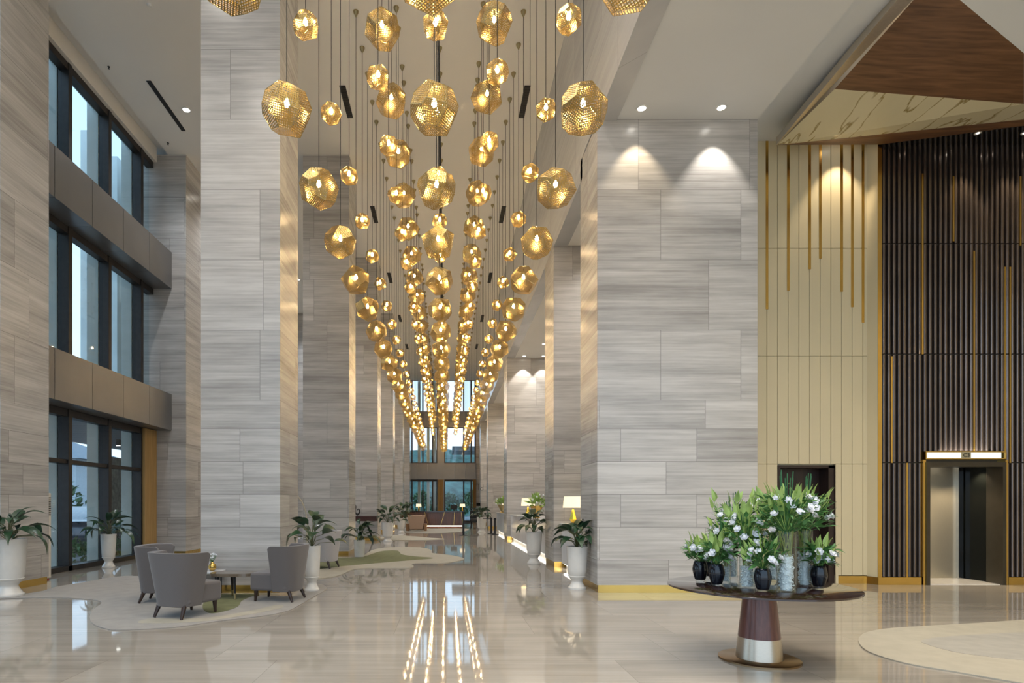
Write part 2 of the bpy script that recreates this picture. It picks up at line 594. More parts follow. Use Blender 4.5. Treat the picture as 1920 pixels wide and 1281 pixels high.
# end wall with two tall windows
ew = MB()
ew.box(-9.4, -3.35, YE, YE + 0.4, 0, CEIL + 0.2).box(2.6, 6.2, YE, YE + 0.4, 0, CEIL + 0.2)
struct(ew.build('wall_end', M['stone']))
for (n_, x0, x1, bars) in (('window_11', -3.35, -0.72, (-2.95, -2.0, -1.15)), ('window_12', -0.16, 2.6, (1.55, 2.2))):
    fr = MB()
    for xb in (x0 + 0.05, x1 - 0.05) + bars:
        fr.box(xb - 0.06, xb + 0.06, YE, YE + 0.2, 0, CEIL)
    for (z0, z1) in ((0, 0.15), (3.55, 3.75), (5.1, 5.2), (8.2, 8.3), (9.55, 9.65)):
        fr.box(x0, x1, YE + 0.02, YE + 0.18, z0, z1)
    fo = struct(fr.build(n_, M['frame']))
    for (z0, z1) in ((0.1, 3.6), (5.15, 8.25), (9.6, CEIL)):
        MB().box(x0, x1, YE + 0.1, YE + 0.115, z0, z1).build('pane', M['glass'], fo)
    bd = MB()
    nb = 3
    for (z0, z1) in ((3.72, 5.12), (8.25, 9.62)):
        for i in range(nb):
            wd = (x1 - x0) / nb
            bd.box(x0 + wd * i + 0.008, x0 + wd * (i + 1) - 0.008, YE - 0.25, YE + 0.3, z0, z1)
    struct(bd.build('trim_band', M['bronze'], fo))
struct(MB().box(-0.74, -0.14, YE - 0.12, YE + 0.3, 0, CEIL).build('trim_center', M['bronze']))
for (x0, x1) in ((-0.72, -0.2), (2.32, 2.62)):
    cu = MB()
    n_ = 14
    pts = [(x0 + (x1 - x0) * i / n_, YE - 0.2 - (0.05 if i % 2 else 0)) for i in range(n_ + 1)]
    cu.prism(pts + [(x1, YE - 0.13), (x0, YE - 0.13)], 0.03, 3.7)
    tag(cu.build('curtain', M['curtain']), 'tall tan curtain hanging %s the end window' % ('between the two panes of' if x0 < 0 else 'at the wall beside'), 'curtain')
for (xa, za) in ((-2.35, 0), (-1.55, 0), (-1.0, 0)):
    struct(MB().box(xa - 0.12, xa + 0.12, YE + 0.5, YE + 1.1, 0, 12.6).build('wall_fin', M['fin_pale']))

# ---------------------------------------------------------------- lift hall, right side
YG, YS = 11.8, 11.6           # cream wall plane, slatted wall plane
XB = 8.54                     # where they meet
DX0, DX1, DZ = 6.68, 7.83, 2.38
pitch = 0.2145
g = MB()
x = 5.6
cols = []
while x < XB - 0.02:
    x2 = min(x + pitch, XB)
    cols.append((x, x2))
    x = x2
for (xa, xb) in cols:
    for (z0, z1) in ((0.16, 2.40), (2.405, 4.57), (4.575, 6.74), (6.745, 8.92)):
        if z0 < 2.3 and xb > DX0 and xa < DX1:
            if xa < DX0 - 0.03:
                g.box(xa + 0.004, DX0, YG, YG + 0.1, z0, z1)
            if xb > DX1 + 0.03:
                g.box(DX1, xb - 0.004, YG, YG + 0.1, z0, z1)
            continue
        g.box(xa + 0.004, xb - 0.004, YG, YG + 0.1, z0, z1)
gw = struct(g.build('wall_cream_panel', M['cream'], bevel=0.004, seg=1))
g = MB().box(5.6, DX0, YG + 0.06, YG + 0.3, 0, 8.92).box(DX1, XB, YG + 0.06, YG + 0.3, 0, 8.92).box(DX0, DX1, YG + 0.06, YG + 0.3, DZ, 8.92)
struct(g.build('wall_backing', M['cream'], gw))
struct(MB().box(5.6, DX0, YG - 0.015, YG + 0.06, 0, 0.15).build('baseboard_cream', M['brass'], gw))
struct(MB().box(DX1 + 0.04, XB, YG - 0.015, YG + 0.06, 0, 0.15).build('baseboard_cream', M['brass'], gw))
# thin brass inlays of different lengths let into the joints
for (px, yb_) in ((1441, 580), (1481, 545), (1521, 505), (1541, 485), (1581, 547), (1600, 576), (1620, 605)):
    xx = (px - VX) * YG / FPX
    xx = min([c[0] for c in cols], key=lambda c: abs(c - xx))
    zb = EYE + (VY - yb_) * YG / FPX
    struct(MB().box(xx - 0.026, xx + 0.026, YG - 0.006, YG + 0.03, zb, 8.9).build('trim_inlay', M['brass'], gw))
# door recess in the cream wall
dr = MB().box(DX0, DX0 + 0.05, YG, YG + 0.5, 0, DZ).box(DX1 - 0.12, DX1 - 0.0, YG + 0.02, YG + 0.5, 0, DZ).box(DX0, DX1, YG + 0.02, YG + 0.5, DZ - 0.06, DZ)
do = struct(dr.build('door_1', M['doorwood']))
struct(MB().box(DX0 + 0.05, DX1 - 0.12, YG + 0.32, YG + 0.38, 0.0, DZ - 0.06).build('door_leaf', M['doorwood'], do))
MB().box(DX0 + 0.14, DX0 + 0.17, YG + 0.26, YG + 0.30, 0.95, 1.25).build('door_handle', M['steel'], do)
struct(MB().box(DX1, DX1 + 0.05, YG - 0.02, YG + 0.02, 0.0, DZ + 0.02).build('door_frame', M['cream'], do))

# slatted wall round the lift
EX0, EX1 = (1735 - VX) * YS / FPX, (1880 - VX) * YS / FPX
EZ = 2.42
sl = MB()
x = XB + 0.10
ROWS = ((0.16, 2.405), (2.425, 4.555), (4.575, 6.74), (6.76, 8.78))
while x < 13.6:
    for (z0, z1) in ROWS:
        zz = z0
        if z0 < 2.3 and x + 0.06 > EX0 - 0.04 and x < EX1 + 0.06:
            continue
        if abs(z0 - 2.425) < 0.01 and x + 0.06 > EX0 - 0.03 and x < EX1 + 0.05:
            zz = 2.62
        pts = [(x, YS + 0.07), (x + 0.008, YS + 0.012), (x + 0.02, YS), (x + 0.044, YS), (x + 0.056, YS + 0.012), (x + 0.064, YS + 0.07)]
        sl.prism(pts, zz, z1)
    x += 0.102
sw = struct(sl.build('wall_slat_panel', M['slat']))
g = MB().box(XB, EX0 - 0.05, YS + 0.06, YS + 0.25, 0, 8.95).box(EX1 + 0.05, 13.8, YS + 0.06, YS + 0.25, 0, 8.95).box(EX0 - 0.05, EX1 + 0.05, YS + 0.06, YS + 0.25, EZ, 8.95)
struct(g.build('wall_backing', M['darkback'], sw))
g = MB().box(XB, EX0 - 0.09, YS - 0.02, YS + 0.08, 0, 0.15)
struct(g.build('baseboard_slat', M['brass'], sw))
struct(MB().box(EX1 + 0.10, 13.8, YS - 0.02, YS + 0.08, 0, 0.15).build('baseboard_slat', M['brass'], sw))
struct(MB().box(XB, XB + 0.075, YS - 0.01, YG + 0.05, 0.0, 8.8).build('trim_corner', M['brass'], sw))
struct(MB().prism([(XB - 0.07, YG + 0.01), (XB - 0.002, YS), (XB - 0.002, YG + 0.05)], 0.15, 8.9).build('wall_return', M['cream'], gw))
struct(MB().prism([(XB - 0.09, YG - 0.012), (XB - 0.002, YS - 0.012), (XB - 0.002, YG + 0.05)], 0.0, 0.15).build('baseboard_return', M['brass'], gw))
for (px, ya, yb_) in ((1727, 325, 664), (1785, 330, 452), (1830, 470, 853), (1881, 500, 853), (1899, 500, 868), (1672, 668, 868), (1706, 868, 1085), (1911, 330, 460)):
    xx = (px - VX) * YS / FPX
    xx = XB + 0.10 + 0.102 * round((xx - XB - 0.10 - 0.083) / 0.102) + 0.083
    struct(MB().box(xx - 0.017, xx + 0.017, YS + 0.01, YS + 0.07, EYE + (VY - yb_) * YS / FPX, EYE + (VY - ya) * YS / FPX).build('trim_inlay', M['brass'], sw))
struct(MB().box(13.8, 14.2, -9, 12.5, 0, 9.1).build('wall_far_right', M['cream']))

# lift
lf = thing('elevator', 'lift with brushed steel back wall and black glass side under a lit C3 sign', 'elevator', (0.5 * (EX0 + EX1), YS, 0))
lx = 0.5 * (EX0 + EX1)
h = 0.5 * (EX1 - EX0)
MB().box(-h - 0.02, -h + 0.05, -0.06, 0.30, 0, EZ).box(h - 0.05, h + 0.02, -0.06, 0.30, 0, EZ).box(-h + 0.05, h - 0.05, -0.06, 0.30, EZ - 0.09, EZ).build('door_jamb', M['darkmetal'], lf)
for s_ in (-1, 1):
    MB().box(s_ * (h + 0.045) - 0.025, s_ * (h + 0.045) + 0.025, -0.04, 0.07, 0, EZ + 0.05).build('brass_edge', M['brass'], lf)
MB().box(-h + 0.05, h + 0.02, 0.95, 1.0, 0.0, EZ + 0.05).build('back_wall', M['steel'], lf)
MB().box(h + 0.02, h + 0.07, 0.3, 0.98, 0.0, EZ + 0.05).build('side_panel', M['darkglass'], lf)
MB().box(-h - 0.07, -h - 0.02, 0.3, 0.98, 0.0, EZ + 0.05).build('side_panel', M['steel'], lf)
MB().box(h - 0.10, h + 0.0, 0.88, 0.95, 0.0, EZ + 0.05).build('corner_post', M['chrome'], lf)
MB().box(-h - 0.02, h + 0.06, 0.05, 0.98, EZ - 0.03, EZ + 0.05).build('cab_ceiling', M['mirror_black'], lf)
MB().box(-h, h + 0.02, 0.0, 0.95, 0.001, 0.012).build('cab_floor', M['cabfloor'], lf)
for i, (xx, yy) in enumerate(((-0.58, 0.45), (0.18, 0.45), (0.62, 0.45))):
    q = MB().lathe([(0.045, 0), (0.045, -0.012), (0.03, -0.014)], 16, (xx, yy, EZ - 0.03)).build('cab_downlight', M['lens'], lf)
    lamp('cab_lamp', 'SPOT', (lx + xx, YS + yy, EZ - 0.06), 45, WARM, 0.03, aim=(lx + xx, YS + yy, 0), spot=110, blend=0.6)
sg = thing('elevator_sign', 'lit white band with the black letters C3 above the lift door', 'sign', (lx, YS, EZ + 0.06))
MB().box(-h - 0.03, h + 0.03, -0.05, 0.06, 0.0, 0.02).box(-h - 0.03, h + 0.03, -0.05, 0.06, 0.135, 0.155).box(-h - 0.03, -h - 0.01, -0.05, 0.06, 0.02, 0.135).box(h + 0.01, h + 0.03, -0.05, 0.06, 0.02, 0.135).build('sign_frame', M['brass'], sg)
MB().box(-h - 0.01, -0.09, -0.035, 0.05, 0.02, 0.135).build('light_panel', M['signlit'], sg)
MB().box(0.09, h - 0.06, -0.035, 0.05, 0.02, 0.135).build('light_panel', M['signlit'], sg)
MB().box(-0.09, 0.09, -0.055, 0.05, 0.01, 0.145).build('name_plate', M['signplate'], sg)


def text(body, size, loc, mat_, parent, name='lettering', rot=(R(90), 0, 0), ext=0.002):
    cu = bpy.data.curves.new(name, 'FONT')
    cu.body = body
    cu.size = size
    cu.align_x = 'CENTER'
    cu.align_y = 'CENTER'
    cu.extrude = ext
    o = bpy.data.objects.new(name, cu)
    C.objects.link(o)
    o.location = loc
    o.rotation_euler = rot
    me = bpy.data.meshes.new_from_object(o.evaluated_get(bpy.context.evaluated_depsgraph_get()))
    bpy.data.objects.remove(o)
    bpy.data.curves.remove(cu)
    me.materials.clear()
    me.materials.append(mat_)
    o = bpy.data.objects.new(name, me)
    C.objects.link(o)
    o.location = loc
    o.rotation_euler = rot
    o.parent = parent
    return o


lamp('slat_fill_lamp', 'AREA', (lx, YS - 0.03, EZ + 0.24), 14, NEUT, 1.0, aim=(lx, YS + 0.06, 8.0))  # added upward fill that brightens the slats above the lift door
text('C3', 0.115, (0.0, -0.058, 0.075), M['letter'], sg)

# faceted canopy that hangs in the lift hall ceiling
cp = thing('ceiling_canopy', 'faceted canopy of walnut and pale onyx planes hanging before the slatted wall', 'canopy', (6.4, 11.3, 8.5))
o0 = Vector((6.4, 11.3, 8.5))


def facet(name, pts, m_, th=0.06):
    pts = [Vector(p) - o0 for p in pts]
    nrm = (pts[1] - pts[0]).cross(pts[2] - pts[0]).normalized()
    if nrm.z < 0:
        nrm = -nrm
    n = len(pts)
    top = [p + nrm * th for p in pts]
    fs = [tuple(range(n)), tuple(range(n, 2 * n))] + [(k, (k + 1) % n, n + (k + 1) % n, n + k) for k in range(n)]
    return MB().add(pts + top, fs).build(name, m_, cp)


T_ = P(1457, 272, 11.3)
W1 = P(1565, 167, 9.9)
W4 = P(1920, 100, 9.1)
W5, M5 = P(1920, 195, 10.0), P(1920, 224, 10.6)
pn = (W5 - W1).cross(W4 - W1)
eye = Vector((0, 0, EYE))


def on_plane(px, py):
    d = P(px, py, 1.0) - eye
    return eye + d * ((W1 - eye).dot(pn) / d.dot(pn))


W2, W3 = on_plane(1713, 0), on_plane(1800, 0)
W2e, W3e = W1 + (W2 - W1) * 1.2, W4 + (W3 - W4) * 1.22
S0 = T_ + (P(1684, 0, W2.y) - T_) * 1.28
facet('edge_strip', [T_, W1, W2e, S0], M['steelband'])
facet('edge_fascia', [T_, S0, S0 + Vector((0.0, 0, 0.14)), T_ + Vector((0.0, 0, 0.14))], M['steelband'], 0.02)
facet('wood_facet', [W1, W5, W4, W3e, W2e], M['walnut'])
facet('onyx_facet', [T_, W1, W5, M5], M['onyx'])
facet('onyx_facet', [M5, W5, W5 + Vector((1.6, -0.1, -0.1)), M5 + Vector((1.6, 0.1, 0))], M['onyx'])
QA, QB = Vector((11.8, 9.0, 8.78)), Vector((10.8, 6.4, 8.82))
facet('white_facet', [W3e, W4, QA], M['plaster_white'], 0.03)
facet('white_facet', [W3e, QA, QB], M['plaster_white'], 0.03)
facet('white_facet', [W4, W5, QA], M['plaster_white'], 0.03)
B_ = P(1650, 271, 11.55)
facet('brown_facet', [T_, M5, P(1920, 236, 10.8), B_], M['walnut'], 0.03)
struct(MB().box(XB, 13.8, 10.75, YS + 0.1, 8.72, 8.85).build('ceiling_mirror', M['mirror_black']))

# ---------------------------------------------------------------- lights of the hall and added fill lamps
def downlight(x, y, z, power, color=NEUT, kind='SPOT', spot=120, blend=0.6, label='', cat='ceiling light', aim=None, r=0.07, group='recessed ceiling downlights', size=0.1):
    t = thing('downlight', label, cat, (x, y, z), 0, group)
    MB().lathe([(r + 0.03, 0.004), (r + 0.03, -0.012), (r, -0.012), (r, 0.0)], 20).build('trim_ring', M['trimring'], t)
    MB().lathe([(r, -0.004), (r * 0.98, -0.006)], 20).build('lens', M['lens'], t)
    lamp('downlight_lamp', kind, (x, y, z - 0.05), power, color, size, aim=aim or (x, y, 0), spot=spot, blend=blend)
    return t


COOL = (0.93, 0.96, 1.0)
n_ = 0
for y in (-5, -1.5, 2, 5.5, 9):  # lamps added above the frame, out of view, to light the hall
    for x in (-7.2, -4.7, -1.55, 0.4):
        downlight(x, y, CEIL, 270 if y < 8 else 110, NEUT, label='added fill downlight in the plaster ceiling over the entrance end of the hall', spot=150, blend=0.9, size=0.2, group='added entrance end downlights')
for i, y in enumerate((16.0, 20.6, 23.6, 28.1, 31.1, 35.7, 38.7, 43.0)):
    downlight(-7.08, y, CEIL, 420 if y < 20 else 640, COOL, label=('bright downlight in the window aisle ceiling beside the first black slot' if i == 0 else '%s downlight from the entrance along the window aisle ceiling' % ORD[i]), spot=118, blend=0.7, size=0.15, group='window aisle downlights', r=0.09)
for i, y in enumerate((13.3, 18.5, 21.2, 23.9, 30, 33, 36, 41, 44)):
    downlight(4.0, y, 8.12, 300, NEUT, label='downlight in the aisle ceiling over the reception counters', spot=150, blend=0.9, size=0.15, group='counter aisle downlights')
for i, (x, y) in enumerate(((3.42, 10.24), (4.80, 10.22))):
    downlight(x, y, 8.51, 130 if i else 85, NEUT if i else WARM, spot=74, blend=0.5, size=0.02, label='downlight washing the big marble pillar, %s of the pair' % ('the one nearer the cream wall' if i else 'the one nearer the pendants'), group='pillar washer downlights')
for i, (x, y) in enumerate(((3.45, 25.85), (4.3, 25.85))):
    downlight(x, y, 8.12, 120, NEUT, spot=74, blend=0.25, size=0.02, label='far downlight washing the third marble pillar, %s one' % ('outer' if i else 'inner'), group='pillar washer downlights')
downlight(7.87, 11.45, 8.90, 110, WARM, spot=76, blend=0.5, size=0.02, label='downlight washing the top of the cream panel wall', group='cream wall washers')
for i, x in enumerate((6.0, 8.2, 10.4, 12.4)):  # unseen warm lamps added to brighten the lift hall and its slats
    downlight(x, 4.4, 8.90, 300, WARM, spot=140, blend=0.9, size=0.2, label='added warm fill downlight in the lift hall ceiling outside the canopy', group='added lift hall downlights')
    downlight(x, 0.0, 8.90, 300, WARM, spot=140, blend=0.9, size=0.2, label='added warm fill downlight in the lift hall ceiling outside the canopy', group='added lift hall downlights')
for x in (3.3, 4.8):  # added fill lamps, nearer the entrance than the view reaches
    for y in (0.5, 4.0, 7.3):
        downlight(x, y, 8.51, 150, NEUT, spot=140, blend=0.9, size=0.2, label='added fill downlight in the side ceiling towards the entrance', group='added side ceiling downlights')
# small lamps added in the black ceiling to put sheen on the slatted wall
for x in (9.3, 10.2, 11.1, 12.2):
    downlight(x, 11.25, 8.72, 130, WARM, spot=60, blend=0.5, size=0.02, aim=(x, 11.52, 0), label='small added downlight in the black ceiling grazing the brown slats', group='added slat wall grazers', r=0.03)

# ---------------------------------------------------------------- pendants
def facets(n=17, seed=5):
    """irregular faceted ball: dual of a loose spread of points, so the facets are unequal four to six sided planes"""
    rs = random.Random(seed)
    pts = []
    for i in range(n):
        z = 1 - 2 * (i + 0.5) / n
        a = i * 2.39996 + rs.uniform(-0.22, 0.22)
        r = math.sqrt(1 - z * z)
        pts.append(Vector((r * math.cos(a), r * math.sin(a), z)))
    for it in range(30):
        for i in range(n):
            f = Vector()
            for k in range(n):
                if k != i:
                    d = pts[i] - pts[k]
                    f += d / max(d.length, 1e-3) ** 4
            pts[i] = (pts[i] + f * 0.006).normalized()
    bm = bmesh.new()
    for v in pts:
        bm.verts.new(v)
    bmesh.ops.convex_hull(bm, input=bm.verts[:])
    bm.normal_update()
    out = []
    for v in bm.verts:
        nrm = v.co.normalized()
        t1 = nrm.orthogonal().normalized()
        t2 = nrm.cross(t1)
        poly = []
        for f in v.link_faces:
            q = f.normal / f.normal.dot(f.verts[0].co)
            if all((q - p).length > 0.02 for p in poly):
                poly.append(q)
        poly.sort(key=lambda p: math.atan2(p.dot(t2), p.dot(t1)))
        out.append(poly)
    bm.free()
    ls = [p.length for f in out for p in f]
    m = 0.55 * max(ls) + 0.45 * sum(ls) / len(ls)
    return [[p / m for p in f] for f in out]


def clip(poly, a, b2, c):
    """keep a*x+b*y<=c"""
    out = []
    for i in range(len(poly)):
        p, q = poly[i], poly[(i + 1) % len(poly)]
        dp, dq = a * p[0] + b2 * p[1] - c, a * q[0] + b2 * q[1] - c
        if dp <= 0:
            out.append(p)
        if (dp < 0 < dq) or (dq < 0 < dp):
            t = dp / (dp - dq)
            out.append((p[0] + (q[0] - p[0]) * t, p[1] + (q[1] - p[1]) * t))
    return out


def shade_mesh(rad, pit, hole):
    mb = MB()
    for f in facets():
        f = [p * rad for p in f]
        c = sum(f, Vector()) / len(f)
        n = c.normalized()
        n = (f[1] - f[0]).cross(f[2] - f[0]).normalized()
        if n.dot(c) < 0:
            n = -n
            f.reverse()
        t1 = (f[1] - f[0]).normalized()
        t2 = n.cross(t1)
        p2 = [((p - c).dot(t1), (p - c).dot(t2)) for p in f]
        hp = []
        for i in range(len(p2)):
            p, q = p2[i], p2[(i + 1) % len(p2)]
            ex, ey = q[0] - p[0], q[1] - p[1]
            l_ = math.hypot(ex, ey)
            a, b2 = ey / l_, -ex / l_
            hp.append((a, b2, a * p[0] + b2 * p[1]))
        N = int(rad / pit) + 2
        to3 = lambda p: c + t1 * p[0] + t2 * p[1]
        mar = pit * 0.45
        for i in range(-N, N):
            for j in range(-N, N):
                sq = [(i * pit, j * pit), ((i + 1) * pit, j * pit), ((i + 1) * pit, (j + 1) * pit), (i * pit, (j + 1) * pit)]
                if all(a * x + b2 * y <= cc - mar for (a, b2, cc) in hp for (x, y) in sq):
                    g_ = pit * (1 - hole) / 2
                    x0, y0 = i * pit, j * pit
                    inn = [(x0 + g_, y0 + g_), (x0 + pit - g_, y0 + g_), (x0 + pit - g_, y0 + pit - g_), (x0 + g_, y0 + pit - g_)]
                    mb.add([to3(p) for p in sq + inn], [(0, 1, 5, 4), (1, 2, 6, 5), (2, 3, 7, 6), (3, 0, 4, 7)])
                else:
                    pl = sq
                    for (a, b2, cc) in hp:
                        pl = clip(pl, a, b2, cc)
                        if len(pl) < 3:
                            break
                    if len(pl) >= 3:
                        m_ = len(pl)
                        cx_, cy_ = sum(p[0] for p in pl) / m_, sum(p[1] for p in pl) / m_
                        ar = 0.5 * abs(sum(pl[q][0] * pl[(q + 1) % m_][1] - pl[(q + 1) % m_][0] * pl[q][1] for q in range(m_)))
                        if ar > 0.3 * pit * pit:
                            inn = [(cx_ + (p[0] - cx_) * hole * 0.85, cy_ + (p[1] - cy_) * hole * 0.85) for p in pl]
                            mb.add([to3(p) for p in pl + inn], [(q, (q + 1) % m_, m_ + (q + 1) % m_, m_ + q) for q in range(m_)])
                        else:
                            mb.poly([to3(p) for p in pl])
    return mb




def proto_pendant(D, pit):
    t = thing('pendant_lamp', 'x', 'pendant lamp')
    s = shade_mesh(D / 2, pit, 0.67).build('shade', M['shade'], t, weld=True)
    edges = MB()
    for f in facets():
        f = [p * (D / 2) for p in f]
        for i in range(len(f)):
            p, q = f[i], f[(i + 1) % len(f)]
            if (p.x, p.y, p.z) < (q.x, q.y, q.z):
                edges.tube([p, q], 0.0034, 4, cap=False)
    edges.build('shade_seam', M['rosebrass'], s)
    MB().lathe([(1e-4, -0.045), (0.022, -0.034), (0.034, -0.005), (0.03, 0.02), (0.017, 0.05), (0.014, 0.065)], 14, (0, 0, D * 0.10)).build('bulb', M['bulb'], t, smooth='all')
    MB().lathe([(0.019, 0.0), (0.019, 0.07), (0.006, 0.08)], 12, (0, 0, D * 0.10 + 0.062)).build('lamp_holder', M['rosebrass'], t)
    MB().lathe([(0.0055, 0.0), (0.0055, 1.0)], 6).build('cord', M['cord'], t)
    MB().lathe([(0.008, -0.13), (0.055, -0.03), (0.06, 0.0)], 14).build('ceiling_rose', M['rosebrass'], t)
    return t


rnd = random.Random(7)
protos = {}
used = set()


def pendant(x, y, z, D, label, group):
    kind = 'big' if D > 0.5 else 'small'
    if kind not in protos:
        protos[kind] = proto_pendant(0.64 if kind == 'big' else 0.385, 0.026 if kind == 'big' else 0.021)
    t = protos[kind] if kind not in used else copy_tree(protos[kind])
    used.add(kind)
    t.location = (x, y, z)
    t['label'] = label
    t['group'] = group
    for ch in t.children:
        nm = ch.name.split('.')[0]
        if nm == 'shade':
            ch.rotation_euler = Euler((rnd.uniform(0, 6.28), rnd.uniform(0, 6.28), rnd.uniform(0, 6.28)))
        elif nm == 'cord':
            zb = D * 0.10 + 0.135
            ch.location = (0, 0, zb)
            ch.scale = (1, 1, CEIL - z - zb - 0.08)
        elif nm == 'ceiling_rose':
            ch.location = (0, 0, CEIL - z)
    return t


YP = 49.6
XC = -0.145
for (nm, dx, Y0, dY, H0, H1, D, sc_) in (
        ('window side outer row', -1.83, 5.44, 1.84, 4.90, 4.62, 0.64, 0.93), ('window side outer row', -1.84, 8.30, 1.84, 6.77, 5.80, 0.385, 0.93),
        ('window side inner row', -0.93, 9.85, 1.70, 8.00, 7.0, 0.62, 0.98), ('window side inner row', -0.93, 9.30, 1.70, 6.77, 5.8, 0.385, 0.98),
        ('middle row', 0.0, 5.44, 1.84, 4.90, 4.5, 0.64, 1), ('middle row', 0.0, 8.30, 1.84, 6.77, 5.8, 0.385, 1),
        ('counter side inner row', 0.95, 9.75, 1.70, 8.00, 7.0, 0.62, 0.98), ('counter side inner row', 0.95, 9.20, 1.70, 6.77, 5.8, 0.385, 0.98),
        ('counter side outer row', 1.85, 5.44, 1.84, 4.90, 4.62, 0.64, 0.93), ('counter side outer row', 1.86, 8.20, 1.84, 6.77, 5.80, 0.385, 0.93)):
    k = 0
    y = Y0
    while y < YP:
        q = max(0.0, (y - 9.0) / (YP - 9.0))
        size = 'large' if D > 0.5 else 'small'
        pendant(XC + dx * (1 + (sc_ - 1) * q), y, EYE + H0 + (H1 - H0) * q, D, '%s brass pendant, %s of its size from the entrance in the %s' % (size, ORD[k], nm), 'brass pendants of the %s' % nm)
        y += dY
        k += 1

# ---------------------------------------------------------------- ceiling fittings
for i in range(5):
    for s_, x in (('window', -2.66), ('counter', 2.10)):
        y = 15.7 + 6.1 * i
        t = thing('slot_diffuser', 'black slot diffuser, %s along the nave ceiling on the %s side of the pendants' % (ORD[i], s_), 'air vent', (x, y, CEIL), 0, 'black ceiling slot diffusers')
        MB().box(-0.08, 0.08, -0.63, 0.63, -0.012, 0.0).build('slot_frame', M['slot'], t)
        b = MB()
        for j in range(12):
            b.box(-0.07, 0.07, -0.6 + j * 0.1, -0.56 + j * 0.1, -0.02, -0.012)
        b.build('louver', M['black'], t)
for i, y in enumerate((15.9, 23.4)):
    t = thing('slot_diffuser', 'grey slot diffuser in the window aisle ceiling %s' % ('beside the bright downlight' if i == 0 else 'deep in the aisle'), 'air vent', (-7.55, y, CEIL), 0, 'black ceiling slot diffusers')
    MB().box(-0.06, 0.06, -1.0, 1.0, -0.012, 0.0).build('slot_frame', M['slot'], t)
for i, (px, py) in enumerate(((280, 8), (204, 125), (315, 268))):
    Y = (CEIL - EYE) * FPX / (VY - py)
    t = thing('smoke_detector' if i == 0 else 'sprinkler', '%s on the window aisle ceiling, %s' % (('round white detector', 'dark sprinkler head', 'dark sprinkler head')[i], ('nearest the entrance', 'between the detector and the bright downlight', 'past the bright downlight by the corner pillar')[i]), 'smoke detector' if i == 0 else 'sprinkler', ((px - VX) * Y / FPX, Y, CEIL))
    MB().lathe([(0.05, 0), (0.05, -0.03), (0.035, -0.05)] if i == 0 else [(0.03, 0), (0.03, -0.012), (0.01, -0.016), (0.01, -0.05), (0.025, -0.055)], 14).build('head', M['trimring'] if i == 0 else M['black'], t)

# ---------------------------------------------------------------- rugs
def smooth_poly(pts, n=6):
    out = []
    m = len(pts)
    for i in range(m):
        p0, p1, p2, p3 = (Vector(pts[(i + j - 1) % m]) for j in range(4))
        for k in range(n):
            t = k / n
            out.append(0.5 * ((2 * p1) + (p2 - p0) * t + (2 * p0 - 5 * p1 + 4 * p2 - p3) * t * t + (3 * p1 - p0 - 3 * p2 + p3) * t ** 3))
    return out


def rug_mesh(name, px, z0, z1, m_, parent=None, n=6, off=(0, 0)):
    pts = smooth_poly([F(a, b_, z1).to_2d() for a, b_ in px], n)
    bm = bmesh.new()
    vt = [bm.verts.new((p.x - off[0], p.y - off[1], z1)) for p in pts]
    f = bm.faces.new(vt)
    r = bmesh.ops.extrude_face_region(bm, geom=[f])
    for v in r['geom']:
        if isinstance(v, bmesh.types.BMVert):
            v.co.z = z0
    bmesh.ops.triangulate(bm, faces=[x for x in bm.faces if len(x.verts) > 4])
    bmesh.ops.recalc_face_normals(bm, faces=bm.faces[:])
    me = bpy.data.meshes.new(name)
    bm.to_mesh(me)
    bm.free()
    me.materials.append(m_)
    o = bpy.data.objects.new(name, me)
    C.objects.link(o)
    if parent:
        o.parent = parent
    return o


ra = rug_mesh('rug', [(-60, 1124), (47, 1121), (98, 1120.5), (160, 1123), (190, 1129), (176, 1142), (168.6, 1155), (174, 1169), (199, 1178.7), (225, 1181), (304, 1177.5), (350, 1173), (420, 1163), (490, 1155), (537, 1146), (562, 1134), (580, 1123), (607, 1108), (612, 1101), (600, 1095), (575, 1098), (562, 1116), (470, 1115.5), (372, 1116), (330, 1095), (300, 1085), (234, 1080), (150, 1093), (105, 1100.5), (75, 1109), (20, 1116), (-60, 1117)], 0.001, 0.014, M['rug'])
tag(ra, 'wavy grey beige rug under the three wing chairs and the coffee table', 'rug')
rug_mesh('green_zone', [(395, 1115), (440, 1114), (478, 1114.5), (467, 1120), (453, 1127), (446, 1137), (425, 1145), (395, 1150), (380, 1140), (385, 1124)], 0.014, 0.0165, M['rug_green'], ra)
rug_mesh('pale_zone', [(330, 1160), (400, 1157), (480, 1143), (520, 1134), (530, 1139), (480, 1150), (400, 1163), (330, 1168), (260, 1168), (280, 1160)], 0.014, 0.016, M['rug_cream'], ra)
rb = rug_mesh('rug', [(590, 1084.5), (631, 1080), (661, 1068.6), (690, 1065.8), (750, 1065.3), (768.6, 1064.6), (775.7, 1061.5), (772, 1057.5), (790, 1055.5), (833.6, 1055.9), (869.6, 1048.5), (858, 1043.5), (835, 1039.7), (811, 1037), (807, 1031), (784.4, 1026.5), (732, 1026.5), (700, 1031), (680, 1042), (657, 1044.5), (600, 1046), (575, 1055), (570, 1075)], 0.001, 0.014, M['rug_cream'])
tag(rb, 'wavy cream rug with an olive green band in front of the second pillar', 'rug')
rug_mesh('green_zone', [(590, 1050), (653, 1046), (684, 1043), (714, 1033.8), (744, 1032.5), (754, 1039.7), (780, 1043.5), (812.5, 1046.7), (758, 1051.5), (688, 1057.5), (640, 1062), (600, 1067), (578, 1068)], 0.014, 0.0165, M['rug_green'], rb)
rc = rug_mesh('rug', [(705, 1009), (735, 1003.5), (772, 1005.5), (800, 1008), (833, 1010.7), (805, 1012.3), (775, 1013), (709, 1013.2)], 0.001, 0.014, M['rug_cream'])
tag(rc, 'narrow cream rug beside the urn in front of the fourth pillar', 'rug')
